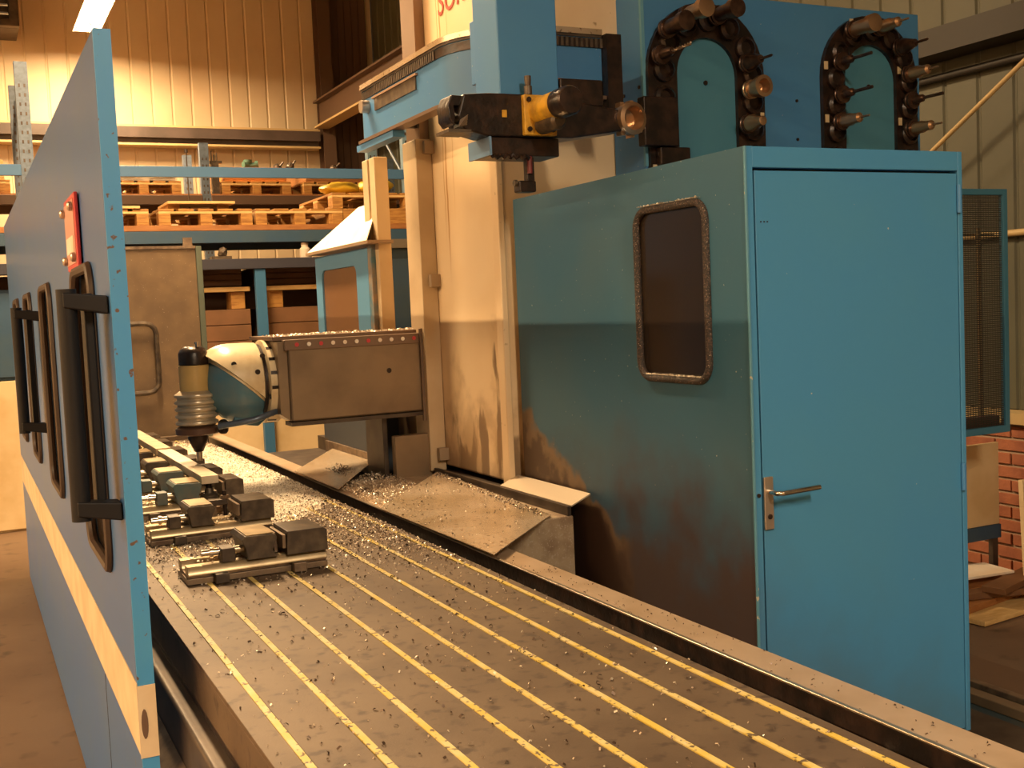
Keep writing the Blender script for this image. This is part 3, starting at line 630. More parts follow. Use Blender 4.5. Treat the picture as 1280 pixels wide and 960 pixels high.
obj('body', MB().box(2.45,3.4,7.12,7.9,.0,2.06), BLUEDK, t, bevel=.006); obj('door', MB().box(2.47,2.74,7.095,7.118,.1,1.99), BLUEDK, t, bevel=.003); obj('door', MB().box(2.75,3.38,7.095,7.118,.1,1.99), BLUEDK, t, bevel=.003)
obj('top_lip', MB().box(2.43,3.42,7.08,7.92,2.061,2.12), mat('grimy_lip',(.16,.14,.11),.6), t)

# rear guard door at the table end
gd = thing('table_end_guard', 'grimy brown sheet guard with loop handle closing the far end of the table', 'guard', (.95, 7.84, 0))
obj('sheet', MB().box(.372,1.478,7.82,7.845,.86,2.125), GUARD, gd, bevel=.003)
obj('edge_post', MB().box(1.479,1.515,7.80,7.86,.0+.85,2.14), mat('green_edge_paint',(.10,.12,.09),.5), gd, bevel=.003)
obj('top_rail', MB().box(.372,1.478,7.81,7.855,2.126,2.145), VISE, gd)
obj('top_tab', MB().box(1.40,1.46,7.82,7.84,2.146,2.20), VISE, gd)
obj('loop_handle', MB().tube([(.80,7.82,1.635)]+[(.82,7.775,1.635)]+[(1.11+.07*math.sin(a),7.775,1.565+.07*math.cos(a)) for a in (0,.5,1.05,1.57)]+[(1.11+.07*math.cos(a),7.775,1.245-.07*math.sin(a)) for a in (0,.5,1.05,1.57)]+[(.82,7.775,1.175),(.80,7.82,1.175)], .017, 8), VISEDK, gd)
obj('leg', MB().box(.36,.40,7.92,7.96,0,2.0), VISEDK, gd); obj('leg', MB().box(1.48,1.515,7.91,7.95,0,2.0), VISEDK, gd)
obj('brace', MB().box(.372,1.50,7.846,7.925,1.9,1.93), VISEDK, gd)

# ------------------------------------------------------------------ tall blue guard panel on the left
gp = thing('guard_panel', 'tall glossy blue sliding guard panel with cream stripe along the left of the table', 'guard panel', (.33, 5.3, 0))
PX0, PX1, PY0, PY1, PZ0, PZ1 = .312, .350, 2.68, 8.0, .012, 2.30
wins = [(2.99,3.47),(4.40,4.90),(5.62,6.08),(6.75,7.2)]
WZ0, WZ1 = 1.02, 1.795
obj('sheet', MB().plate(rect(PY0,PY1,PZ0,PZ1), [rr(a,b,WZ0,WZ1,.07) for a,b in wins], lambda q:(PX0,q[0],q[1]), (PX1-PX0,0,0)), PANEL, gp, bevel=.003, smooth=False)
obj('lit_end_strip', MB().box(.3125,.3505,PY0-.008,PY0-.0005,.012,2.30), mat('lit_end_blue',(.055,.28,.60),.45,c2=(.065,.29,.55),scale=5,spot=(.12,.07,.05),sscale=45,slo=.66,shi=.70), gp)  # end face of the panel, its brighter lighting put into the blue
for a, b in wins:
    lp = [(PX0-.004,q[0],q[1]) for q in rr(a,b,WZ0,WZ1,.07,6)]
    s_ = obj('window_seal', MB().tube(lp, .014, 8, True), mat('black_brown_seal',(.045,.026,.018),.45), gp)
    obj('pane', MB().box(PX0+.012,PX0+.018,a-.01,b+.01,WZ0-.01,WZ1+.01), GLASSM, s_)
for y in (2.74, 5.18):
    g_ = obj('grip', MB().tube([(.225,y,1.20),(.225,y,1.73)], .022, 12), BLACKPL, gp)
    for z in (1.225, 1.70): obj('grip_bracket', MB().hexa([(.215,y-.025,z-.012),(.311,y-.035,z-.03),(.311,y+.035,z-.03),(.215,y+.025,z-.012),(.215,y-.025,z+.022),(.311,y-.035,z+.012),(.311,y+.035,z+.012),(.215,y+.025,z+.022)]), BLACKPL, g_, bevel=.004)
    obj('grip_back', MB().box(.262,.285,y+.02,y+.10,1.21,1.72), BLACKPL, g_, bevel=.006)
sg = obj('sign_plate', MB().box(.298,.3085,3.20,3.50,1.80,2.0), RED, gp, bevel=.003)
obj('sign_face', MB().box(.2965,.2978,3.225,3.49,1.815,1.985), PINK, sg); obj('sign_label', MB().box(.295,.2962,3.26,3.46,1.845,1.89), WHITE, sg)
for y in (3.24, 3.48):
    for z in (1.83, 1.965): obj('bolt', MB().lathe([(.008,0),(.008,.016),(.013,.016),(.013,.024),(.009,.028)], (.311,y,z), (-1,0,0), 10), CHROMEDK, sg)
st = obj('stripe', MB().box(PX0-.0022,PX0-.0002,PY0-.0095,5.02,.652,.822).box(PX0-.0022,PX0-.0002,5.026,PY1,.652,.822), STRIPE, gp)
obj('stripe_end', MB().box(PX0-.0022,PX1+.001,PY0-.0105,PY0-.0085,.645,.815), STRIPE, st)
obj('worn_patch', MB().lathe([(.017,0),(.017,.0006)], (.323,PY0-.0106,.725), (0,-1,0), 14).rot((.323,PY0,.725), .1, 'Y'), mat('worn_brown',(.14,.08,.05),.6), st)
for v in st.children[-1].data.vertices: v.co.z = (v.co.z-.725)*2.1+.725; 
for v in st.children[-1].data.vertices: v.co.x = (v.co.x+.007)*.45-.007
obj('hem', MB().box(PX0-.001,PX0-.0001,3.4,3.404,.02,.64), STEELD, gp)
for y in (3.2, 5.2, 7.2): obj('roller', MB().cyl((PX1+.001,y,.03),(PX1+.03,y,.03),.03,seg=14), STEELD, gp)

# ------------------------------------------------------------------ operator cabin
cb = thing('operator_cabin', 'blue sheet-metal cabin with grey handle door and a small dusty window', 'cabin', (2.5, 3.4, .16))
CX0, CX1, CY0, CY1, CZ0, CZ1 = 2.089, 2.965, 2.675, 4.2, .155, 2.082
wl = rr(2.87,3.265,1.385,1.945,.06)
obj('side_wall', MB().plate(rect(CY0+.001,CY1,CZ0,CZ1), [wl], lambda q:(CX0,q[0],q[1]), (.025,0,0)), CABSIDE, cb, smooth=False)
obj('back_wall', MB().box(CX0+.026,CX1,CY1-.025,CY1,CZ0,CZ1-.02), BLUEDK, cb)
obj('right_wall', MB().box(CX1-.025,CX1,CY0+.04,CY1-.026,CZ0,CZ1-.02), BLUE, cb)
obj('roof', MB().box(CX0+.026,CX1,CY0+.04,CY1,CZ1-.019,CZ1), BLUE, cb)
obj('floor_pan', MB().box(CX0+.026,CX1-.026,CY0+.04,CY1-.026,CZ0,CZ0+.02), STEELD, cb)
obj('door_jamb', MB().box(CX0,CX0+.026,CY0-.001,CY0+.0005,CZ0,CZ1).box(CX0+.0255,CX0+.026,CY0+.0005,CY0+.04,CZ0,CZ1), DOORM, cb)
obj('door_jamb', MB().box(CX1-.020,CX1,CY0-.001,CY0+.039,CZ0,CZ1), DOORM, cb, bevel=.003)
obj('door_header', MB().box(CX0+.026,CX1-.020,CY0-.001,CY0+.039,CZ1-.062,CZ1), DOORM, cb, bevel=.003)
dr = obj('door', MB().box(CX0+.034,CX1-.0225,CY0+.001,CY0+.03,CZ0+.012,CZ1-.070), DOORM, cb, bevel=.003)
obj('gap_shadow_strip', MB().box(CX0+.027,CX1-.021,CY0+.031,CY0+.036,CZ0+.012,CZ1-.063), BLACK, cb)
obj('corner_edge', MB().box(CX0-.004,CX0+.004,CY0-.005,CY0+.003,CZ0,CZ1), mat('corner_edge_blue',(.10,.27,.38),.45,spot=(.5,.45,.35),sscale=40,slo=.66,shi=.7), cb, bevel=.002)
for z in (1.93, 1.02): obj('hinge', MB().cyl((CX1-.021,CY0-.006,z-.045),(CX1-.021,CY0-.006,z+.045),.008,seg=10), BLUE, dr)
hz = 1.06
hn = obj('handle_plate', MB().box(2.122,2.156,CY0-.007,CY0+.0005,.945,1.105), CHROMEDK, dr, bevel=.003)
obj('lever', MB().tube([(2.139,CY0-.007,hz),(2.139,CY0-.045,hz),(2.150,CY0-.055,hz),(2.29,CY0-.055,hz+.004)], .0085, 10), CHROME, hn)
obj('keyhole', MB().cyl((2.139,CY0-.0072,.985),(2.139,CY0-.010,.985),.008,seg=12), BLACK, hn)
obj('lock_stud', MB().cyl((2.103,CY0-.001,1.052),(2.103,CY0-.006,1.052),.006,seg=10), BLACK, cb)
for k in range(3): obj('rivet_hole', MB().cyl((2.142+k*.012,CY0+.0012,1.862),(2.142+k*.012,CY0-.0004,1.862),.0025,seg=8), BLACK, dr)
lp = [(CX0-.004,q[0],q[1]) for q in rr(2.87,3.265,1.385,1.945,.06,7)]
sl = obj('window_seal', MB().tube(lp, .0125, 10, True), RUBBER, cb)
obj('window_pane', MB().box(CX0+.006,CX0+.010,2.86,3.275,1.375,1.955), GLASSM, cb)
obj('inner_panel', MB().box(2.5,2.52,2.8,4.15,.2,2.04), mat('dark_cabin_lining',(.05,.035,.025),.6,c2=(.16,.06,.03),scale=3), cb)
obj('base_skirt', MB().box(CX0+.05,CX1-.05,CY0+.06,CY1-.03,.096,.154), STEELD, cb)

# mesh gate right of cabin
mg = thing('mesh_gate', 'blue framed dark wire mesh guard right of the cabin, by the wall', 'mesh guard', (4.5, 4.0, 0))
gx0, gx1, gz0, gz1 = 4.20, 4.745, .90, 2.118
obj('frame', MB().plate(rect(gx0,gx1,gz0,gz1), [rect(gx0+.03,gx1-.032,gz0+.035,gz1-.03)], lambda q:(q[0],4.0,q[1]), (0,.03,0)), mat('mesh_frame_blue',(.05,.19,.30),.5), mg, bevel=.003)
mb = MB(); z = gz0+.036
while z < gz1-.03: mb.box(gx0+.03,gx1-.032,4.012,4.0155,z,z+.0062); z += .0095
x = gx0+.032
while x < gx1-.034: mb.box(x,x+.003,4.0156,4.018,gz0+.035,gz1-.03); x += .018
obj('wire_mesh', mb, mat('black_mesh',(.03,.028,.022),.6), mg, smooth=False, stuff=True)
obj('post', MB().box(gx0-.05,gx0-.001,3.995,4.035,0,gz1+.02), BLUE, mg)
obj('inner_post', MB().cyl((4.62,4.075,.9855),(4.62,4.075,1.93),.012,seg=8), GIRDL, mg); obj('cross_bar', MB().cyl((4.20,4.10,1.90),(4.75,4.10,1.90),.008,seg=8), GIRDL, mg)
obj('bottom_tray', MB().box(4.35,4.70,4.032,4.10,.92,.985), mat('dark_red_tray',(.14,.03,.035),.5), mg)

# ------------------------------------------------------------------ tool magazine
mgz = thing('tool_magazine', 'blue tool magazine with two black arched tool chains above the cabin', 'tool magazine', (3.4, 4.15, 2.09))
MX0, MX1, MY = 2.615, 4.165, 4.0
obj('housing', MB().box(MX0,MX1,MY,MY+.245,2.086,2.93), BLUE, mgz, bevel=.006)
obj('corner_trim', MB().box(MX0-.003,MX0+.012,MY-.004,MY+.01,2.2,2.93), mat('trim_pale_blue',(.12,.33,.46),.45), mgz)
def arch(x0, x1, wd, ztop, zlow):
    ro = (x1-x0)/2; cx = (x0+x1)/2; cz = ztop-ro; ri = ro-wd; P = []
    P.append((x0,zlow)); P += [(cx+ro*math.cos(a), cz+ro*math.sin(a)) for a in [math.pi*(1-k/20) for k in range(21)]]; P.append((x1,zlow))
    P.append((x1-wd,zlow)); P += [(cx+ri*math.cos(a), cz+ri*math.sin(a)) for a in [math.pi*k/20 for k in range(21)]]; P.append((x0+wd,zlow))
    return P, cx, cz, ro
TEALP = mat('inner_arch_blue', (.06,.22,.33), .45)
for x0, x1, wd, zt, zl in ((2.625,3.225,.145,2.885,2.087),(3.555,4.125,.130,2.895,2.087)):
    P, cx, cz, ro = arch(x0, x1, wd, zt, zl)
    ch = obj('tool_chain', MB().prism([(q[0],MY-.0005,q[1]) for q in P], (0,-.022,0)), BLACK, mgz, smooth=False)
    rm_ = ro-wd/2
    for k in range(15):                        # pockets along the chain
        s_ = k/14*(2*(cz-2.13)+math.pi*rm_)
        if s_ < cz-2.13: px, pz = cx-rm_, 2.13+s_
        elif s_ < cz-2.13+math.pi*rm_: a = math.pi-(s_-(cz-2.13))/rm_; px, pz = cx+rm_*math.cos(a), cz+rm_*math.sin(a)
        else: px, pz = cx+rm_, cz-(s_-(cz-2.13)-math.pi*rm_)
        obj('pocket', MB().lathe([(.050,0),(.050,.02),(.036,.03),(.030,.012)], (px,MY-.0225,pz), (0,-1,0), 14), BLACK, ch)
        side = random.choice((-1,1))*(wd/2-.018)
        if k % 2 == 0:
            ox = side if (s_ < cz-2.13 or s_ > cz-2.13+math.pi*rm_) else 0
            obj('pocket_tag', MB().box(px+ox-.010,px+ox+.010,MY-.0265,MY-.0226,pz+.04,pz+.075), CLIP, ch)
    obj('inner_plate', MB().prism([(q[0],MY-.0005,q[1]) for q in [(x0+wd,zl)]+[(cx+(ro-wd)*math.cos(a),cz+(ro-wd)*math.sin(a)) for a in [math.pi*(1-k/16) for k in range(17)]]+[(x1-wd,zl)]], (0,-.003,0)), TEALP, mgz, smooth=False)
    obj('plate_bolt', MB().cyl((cx,MY-.0036,cz-.03),(cx,MY-.009,cz-.03),.010,seg=10), BLACK, mgz)
obj('pickup_block', MB().box(2.565,2.735,MY-.075,MY-.023,2.275,2.475), BLACK, mgz, bevel=.006)
obj('pickup_block_low', MB().box(2.65,2.80,MY-.06,MY-.023,2.20,2.274), BLACK, mgz, bevel=.006)
for x, z in ((3.42,2.50),(3.42,2.33)): obj('plate_bolt', MB().cyl((x,MY-.0005,z),(x,MY-.005,z),.007,seg=8), BLACK, mgz)
for dy, z in ((.20,2.52),(.15,2.515),(.03,2.53)): obj('plate_bolt', MB().cyl((MX0,MY+dy,z),(MX0-.004,MY+dy,z),.008,seg=8), BLACK, mgz)

# tool holders in the chain
def tool(x, z, kind, label, n):
    y = MY-.047; t = thing('tool_holder', label, 'tool holder', (x, y, z), 'tool holders in the magazine'); ax = (0,-1,0); p = (x, y, z)
    obj('flange', MB().lathe([(.034,0),(.040,.004),(.040,.012),(.033,.016),(.040,.020),(.040,.028),(.03,.03)], p, ax, 20), TOOL if kind != 'socket' else TOOLBR, t)
    def a(d): return (x, y-d, z)
    if kind == 'drum': obj('cutter_body', MB().lathe([(.030,0),(.032,.02),(.032,.085),(.040,.09),(.040,.125),(.03,.127)], a(.030), ax, 18), TOOLBR if n % 2 else TOOL, t)
    if kind == 'cone':
        obj('collet_chuck', MB().lathe([(.036,0),(.034,.02),(.020,.065),(.018,.075)], a(.030), ax, 18), TOOL, t); obj('drill', MB().lathe([(.006,0),(.006,.07),(.0001,.08)], a(.105), ax, 8), TOOL, t)
    if kind == 'blunt': obj('collet_chuck', MB().lathe([(.036,0),(.036,.03),(.022,.06),(.020,.085),(.012,.088)], a(.030), ax, 18), TOOLBR, t)
    if kind == 'drill':
        obj('collet_chuck', MB().lathe([(.022,0),(.020,.05),(.014,.07)], a(.030), ax, 14), TOOL, t)
        mb = MB(); N_ = 24
        for h in (0, math.pi): mb.tube([(x+.004*math.cos(k*.9+h), y-.10-k*.0055, z+.004*math.sin(k*.9+h)) for k in range(N_)], .004, 6)
        obj('twist_drill', mb, VISE, t)
    if kind == 'socket': obj('hollow_cutter', MB().lathe([(.034,0),(.038,.02),(.046,.05),(.046,.075),(.030,.077),(.026,.03),(.0001,.028)], a(.030), ax, 20), TOOLBR, t)
    if kind == 'rod':
        obj('collet_chuck', MB().lathe([(.020,0),(.018,.05),(.010,.06)], a(.030), ax, 12), TOOL, t); obj('rod', MB().cyl(a(.09), a(.20), .0075, seg=10), TOOL, t)
    if kind == 'tap':
        obj('collet_chuck', MB().lathe([(.028,0),(.028,.05),(.022,.07),(.022,.10),(.012,.11)], a(.030), ax, 14), TOOLBR, t); obj('tap', MB().cyl(a(.14), a(.19), .005, seg=8), VISE, t)
TL = [(2.70,2.755,'drum','short stubby cutter on the upper left shoulder of the near tool arch'),
      (2.80,2.815,'drum','long drum cutter left of the crown of the near tool arch'),
      (2.955,2.825,'drum','fat drum cutter right of the crown of the near tool arch'),
      (2.665,2.645,'drill','twist drill sticking out over the left leg of the near tool arch'),
      (3.105,2.635,'cone','cone chuck with thin drill on the right leg of the near tool arch'),
      (3.120,2.525,'socket','hollow bronze cutter in the middle of the near arch right leg'),
      (3.100,2.378,'blunt','blunt round chuck lowest on the near arch right leg'),
      (3.70,2.815,'drum','long bronze cutter left of the crown of the far tool arch'),
      (3.86,2.835,'tap','short tool on the crown of the far tool arch'),
      (3.985,2.755,'cone','cone chuck on the right shoulder of the far tool arch'),
      (3.63,2.67,'rod','thin rod tool uppermost on the far arch left leg'),
      (3.63,2.525,'rod','long dark rod tool midway on the far arch left leg'),
      (3.62,2.405,'tap','tap chuck with bronze nose lowest on the far arch left leg'),
      (4.035,2.635,'tap','bronze tipped tool uppermost on the far arch right leg'),
      (4.05,2.515,'rod','long dark rod tool midway on the far arch right leg'),
      (4.05,2.385,'tap','tap tool lowest on the far arch right leg')]
for n, (x, z, k, lab) in enumerate(TL): tool(x, z, k, lab, n)

# ------------------------------------------------------------------ tool changer and its track
tr = thing('changer_track', 'blue curved track for the tool changer around the column top', 'track', (1.9, 4.3, 2.45))
path = [(2.37,3.95),(2.15,3.95)]+[(2.15-.28*math.sin(a)-.02*a, 4.23-.28*math.cos(a)) for a in [math.pi/2*k/8 for k in range(1,9)]]+[(1.838,5.20)]
obj('track_wall', MB().sweep(path, [(0,2.46),(0,2.69),(.03,2.69),(.03,2.46)]), BLUE, tr)
obj('top_rail', MB().sweep(path, [(-.01,2.700),(-.01,2.722),(.042,2.722),(.042,2.700)]), SHEET, tr)
obj('rail_under', MB().sweep(path, [(-.004,2.690),(-.004,2.6995),(.036,2.6995),(.036,2.690)]), STEELD, tr)
obj('rack_teeth', MB().sweep(path, [(.0305,2.650),(.0305,2.686),(.0345,2.686),(.0345,2.650)]), BLACK, tr)
mb = MB()
for k in range(12): mb.box(2.36-k*.022, 2.372-k*.022, 3.911, 3.9154, 2.650, 2.686)
for k in range(34): mb.box(1.799, 1.8034, 4.28+k*.022, 4.292+k*.022, 2.650, 2.686)
obj('gear_teeth', mb, VISEDK, tr, stuff=True)
obj('lower_ledge', MB().sweep(path, [(0,2.445),(0,2.4595),(.06,2.4595),(.06,2.445)]), mat('brown_ledge',(.20,.13,.09),.4,.4), tr)
obj('lower_foot', MB().box(1.785,1.84,4.75,5.25,2.415,2.444), BLUE, tr)
obj('slot', MB().box(1.802,1.8078,4.50,5.02,2.575,2.630), VISEDK, tr)
obj('slot_lip', MB().box(1.797,1.8078,4.48,5.04,2.6305,2.640), mat('brown_slot_lip',(.30,.18,.11),.4), tr)
obj('end_roller', MB().cyl((1.77,5.12,2.61),(1.8075,5.12,2.61),.030,seg=16), CHROMEDK, tr)
for y in (4.5, 5.0): obj('bracket', MB().box(1.84,2.049,y,y+.03,2.5,2.66), STEELD, tr)
obj('bracket', MB().box(2.3,2.33,3.951,4.189,2.5,2.66), STEELD, tr)
obj('stop_block', MB().box(2.13,2.18,3.895,3.9195,2.4605,2.52), mat('orange_stop',(.35,.12,.05),.5), tr)
obj('end_bracket', MB().box(2.372,2.44,3.88,3.98,2.40,2.70), BLACK, tr)

tc = thing('tool_changer', 'blue tool changer box with black double gripper and yellow motor, above the ram', 'tool changer', (1.88, 3.7, 2.2))
obj('housing', MB().box(1.757,1.995,3.60,3.80,2.386,3.3), BLUE, tc, bevel=.006)
obj('carriage', MB().box(1.78,2.08,3.802,3.88,2.47,2.70), BLUE, tc, bevel=.004)
ga = MB().prism([(1.575,3.56,2.30),(1.60,3.56,2.375),(1.70,3.56,2.383),(1.99,3.56,2.383),(2.02,3.56,2.37),(2.25,3.56,2.34),(2.25,3.56,2.27),(2.02,3.56,2.235),(1.68,3.56,2.235),(1.60,3.56,2.255)], (0,.12,0))
gr = obj('gripper_arm', ga, BLACK, tc, bevel=.008)
obj('upper_arm_block', MB().box(2.0,2.18,3.60,3.75,2.36,2.455), BLACK, gr, bevel=.006)
obj('arm_tag', MB().box(1.743,1.760,3.556,3.5595,2.30,2.325), YELPAINT, gr)
obj('left_claw', MB().prism([(1.60,3.57,2.37),(1.56,3.57,2.372),(1.545,3.57,2.34),(1.548,3.57,2.29),(1.565,3.57,2.268),(1.572,3.57,2.30),(1.568,3.57,2.335),(1.60,3.57,2.335)], (0,.10,0)), BLACK, gr, bevel=.004)
obj('claw_edge', MB().hexa([(1.575,3.552,2.262),(1.605,3.552,2.268),(1.605,3.60,2.268),(1.575,3.60,2.262),(1.580,3.554,2.285),(1.612,3.554,2.305),(1.612,3.60,2.305),(1.580,3.60,2.285)]), CHROME, gr)
obj('claw_lip', MB().box(1.535,1.62,3.55,3.66,2.243,2.254), VISEDK, gr)
obj('holder_ring', MB().lathe([(.040,0),(.052,.01),(.054,.03),(.060,.045),(.060,.075),(.045,.08),(.040,.03),(.0001,.028)], (2.262,3.62,2.312), (.12,-1,.0), 26), TOOLBR, gr)
for k in range(9): 
    a = 2*math.pi*k/9; obj('ring_notch', MB().box(2.258+.060*math.cos(a),2.274+.060*math.cos(a),3.565,3.60,2.304+.060*math.sin(a),2.320+.060*math.sin(a)), TOOLBR, gr)
fl = obj('motor_flange', MB().box(1.818,1.945,3.535,3.5595,2.238,2.378), YELPAINT, tc, bevel=.004)
for x in (1.835,1.928):
    for z in (2.258,2.36): obj('bolt', MB().cyl((x,3.5345,z),(x,3.527,z),.009,seg=8), BLACK, fl)
obj('motor', MB().lathe([(.048,0),(.048,.14)], (1.882,3.5345,2.322), (0,-1,0), 24), YELPAINT, fl)
obj('motor_cap', MB().lathe([(.050,0),(.050,.07),(.044,.08),(.0001,.082)], (1.882,3.394,2.322), (0,-1,0), 24), BLACK, fl)
obj('motor_lower', MB().lathe([(.03,0),(.03,.12),(.02,.13)], (1.885,3.534,2.27), (0,-1,0), 16), VISEDK, fl)
obj('air_fitting', MB().lathe([(.014,0),(.014,.03),(.010,.032),(.012,.05),(.012,.065)], (1.842,3.547,2.378), (0,0,1), 12), VISEDK, fl)
obj('lower_block', MB().box(1.70,1.97,3.57,3.72,2.170,2.234), BLACK, tc, bevel=.005)
obj('side_plate', MB().box(1.690,1.6985,3.56,3.74,2.17,2.234), mat('pale_blue_plate',(.14,.27,.45),.4), tc)
obj('hose', MB().tube([(1.70+.009*k,3.562+.004*math.sin(k*1.7),2.166+.006*math.sin(k*2.3)) for k in range(17)], .008, 6), BLACK, tc)
obj('finger', MB().box(1.842,1.872,3.58,3.61,2.055,2.169), BLACK, tc, bevel=.004)
obj('finger_tip', MB().box(1.805,1.872,3.57,3.62,2.045,2.085), BLACK, tc, bevel=.006)
obj('finger_knob', MB().cyl((1.795,3.595,2.078),(1.806,3.595,2.078),.012,seg=10), VISEDK, tc)
obj('finger_bolt', MB().cyl((1.852,3.579,2.17),(1.852,3.579,2.11),.010,seg=10), mat('dark_red_bolt',(.16,.03,.03),.4), tc)

# ------------------------------------------------------------------ vises on the table
VZ = .8521
def vise(x0, y0, mj, fj, jm, label, zt=.978, nut=True, L=.435):
    t = thing('machine_vise', label, 'vise', (x0+L/2, y0+.09, VZ), 'machine vises clamped across the table'); D = .17
    obj('base', MB().box(x0,x0+L,y0,y0+D,VZ,VZ+.018).box(x0+.004,x0+L,y0+.014,y0+D-.014,VZ+.018,VZ+.026), VISE, t, bevel=.0015)
    for ya in (y0+.002, y0+D-.056):
        obj('rail', MB().prism([(x0+.004,ya,VZ+.0262),(x0+.004,ya+.054,VZ+.0262),(x0+.004,ya+.054,VZ+.052),(x0+.004,ya+.018,VZ+.052),(x0+.004,ya+.002,VZ+.036)], (L-.004,0,0)), VISERAIL, t, bevel=.0015)
    h0 = VZ+.0525
    a, b = fj
    obj('fixed_jaw', MB().prism([(a,y0-.004,h0),(b,y0-.004,h0),(b,y0-.004,zt-.008),(b-.012,y0-.004,zt),(a+.004,y0-.004,zt),(a,y0-.004,zt-.05)], (0,D+.008,0)), jm[1], t, bevel=.0015)
    obj('fixed_jaw_face', MB().box(a-.012,a-.0005,y0+.004,y0+D-.004,h0+.02,zt-.01), VISE, t, bevel=.002)
    a, b = mj
    obj('movable_jaw', MB().prism([(a+.016,y0,h0),(b,y0,h0),(b-.014,y0,h0+.022),(b+.002,y0,zt-.014),(b-.004,y0,zt-.003),(a+.010,y0,zt),(a,y0,zt-.012),(a+.010,y0,h0+.035)], (0,D,0)), jm[0], t, bevel=.0015)
    obj('jaw_top', MB().box(a+.014,b-.008,y0+.006,y0+D-.006,zt+.0002,zt+.003), VISERAIL, t)
    if nut:
        n0 = max(x0+.06, a-.062)
        nb = obj('screw_nut', MB().box(n0,n0+.042,y0+.01,y0+.075,h0,zt-.03), VISEDK if jm[0] is not VISETEAL else VISETEAL, t, bevel=.003)
        obj('screw', MB().cyl((n0+.0425,y0+.045,h0+.030),(a+.012,y0+.045,h0+.030),.012,seg=14), BRIGHT, t)
        obj('screw_head', MB().lathe([(.013,0),(.013,.02),(.017,.02),(.017,.03),(.011,.03),(.011,.055)], (n0-.0005,y0+.045,h0+.030), (-1,0,0), 12), CHROME, t)
    for cx_, m in ((x0+.078,VISEDK),(x0+.318,VISE)):
        obj('clamp_block', MB().box(cx_,cx_+.042,y0-.034,y0-.002,VZ,VZ+.030), m, t, bevel=.003)
    return t
dk = (VISEDK, VISEDK); tl = (VISETEAL, VISEDK)
v1 = vise(.565, 3.44, (.735,.842), (.872,1.002), dk, 'machine vise nearest the camera, open dark jaws, on the yellow striped table')
obj('loose_plate', MB().hexa([(.848,3.50,.906),(.858,3.50,.906),(.858,3.60,.906),(.848,3.60,.906),(.843,3.50,.968),(.853,3.50,.968),(.853,3.60,.968),(.843,3.60,.968)]), VISE, v1)
vise(.560, 4.12, (.690,.790), (.882,1.005), dk, 'second machine vise from the camera, small dark jaw, chips between its jaws')
vise(.556, 4.68, (.735,.850), (.944,1.02), tl, 'third machine vise from the camera, teal jaw, at the near end of the bar', zt=.985)
vise(.556, 5.09, (.735,.850), (.944,1.02), tl, 'fourth machine vise, teal jaw, right under the milling cutter', zt=.985)
vise(.556, 5.50, (.745,.850), (.944,1.02), dk, 'fifth machine vise, dark jaw, just behind the milling cutter', zt=.985)
vise(.556, 5.95, (.745,.850), (.95,1.02), dk, 'sixth machine vise, at the near end of the rear bar', zt=.985)
vise(.556, 6.40, (.745,.850), (.95,1.02), dk, 'seventh machine vise, farthest but one, under the rear bar', zt=.985)
vise(.556, 6.82, (.745,.850), (.95,1.02), dk, 'machine vise farthest from the camera at the far end of the rear bar', zt=.985)
tag(obj('steel_bar', MB().box(.858,.928,4.72,5.86,.968,1.002), WORK, bevel=.002), 'front flat steel bar clamped in vises under the milling cutter', 'workpiece', 'steel bars in the vises')
tag(obj('steel_bar', MB().box(.860,.934,5.93,7.04,.968,1.002), WORK, bevel=.002), 'rear flat steel bar clamped in the far vises, behind the first bar', 'workpiece', 'steel bars in the vises')
t = thing('support_jack', 'small dark support jack standing under the near end of the front bar', 'jack', (.90, 4.80, .9045))
obj('foot', MB().lathe([(.035,0),(.035,.012),(.02,.02),(.016,.04)], (.895,4.765,.9045)), VISEDK, t); obj('screw', MB().cyl((.895,4.765,.9445),(.895,4.765,.9675),.012,seg=12), BLACK, t)
t = thing('strap_clamp', 'dark strap clamp lying between the teal vise jaw and the bar end', 'clamp', (.90, 4.55, .853))
obj('strap', MB().hexa([(.84,4.56,.900),(.98,4.52,.905),(.985,4.56,.905),(.845,4.60,.900),(.85,4.56,.925),(.98,4.52,.925),(.985,4.56,.925),(.855,4.60,.925)]), VISEDK, t, bevel=.004)
obj('stud', MB().cyl((.915,4.56,.8521),(.915,4.56,.958),.009,seg=10), BLACK, t); obj('nut', MB().lathe([(.018,0),(.018,.014)], (.915,4.56,.9255), (0,0,1), 6), VISE, t)
obj('heel_block', MB().box(.95,.985,4.515,4.565,.8521,.9045), VISE, t); obj('heel_block', MB().box(.845,.88,4.55,4.60,.8521,.8995), VISE, t)

# ------------------------------------------------------------------ wood by the right wall
t = thing('leaning_board', 'beige board standing upright against the brick plinth right of the cabin', 'board', (5.0, 4.5, 0))
obj('panel', MB().box(4.72,5.10,4.38,4.40,.325,.78), PLY, t, bevel=.003); obj('blue_base', MB().box(4.70,5.10,4.37,4.41,.25,.324), BLUEDK, t); obj('foot', MB().box(4.72,4.76,4.375,4.405,0,.249), STEELD, t); obj('foot', MB().box(5.04,5.08,4.375,4.405,0,.249), STEELD, t)
t = thing('leaning_board', 'beige board with bolt holes leaning at a slant on the wood pile by the wall', 'board', (4.95, 4.1, .1))
obj('board', MB().hexa([(4.86,4.00,.10),(5.12,3.98,.10),(5.12,4.01,.10),(4.86,4.03,.10),(5.02,4.16,.60),(5.26,4.14,.60),(5.26,4.17,.60),(5.02,4.19,.60)]), PLY, t, bevel=.003)
for u, v in ((.1,.2),(.12,.4)): obj('bolt_hole', MB().cyl((4.95+u,4.00+.16*v/.5-.004,.10+v),(4.95+u,4.00+.16*v/.5+.002,.10+v),.008,seg=8), BLACK, t)
GW = 'offcuts piled on the floor by the right wall'
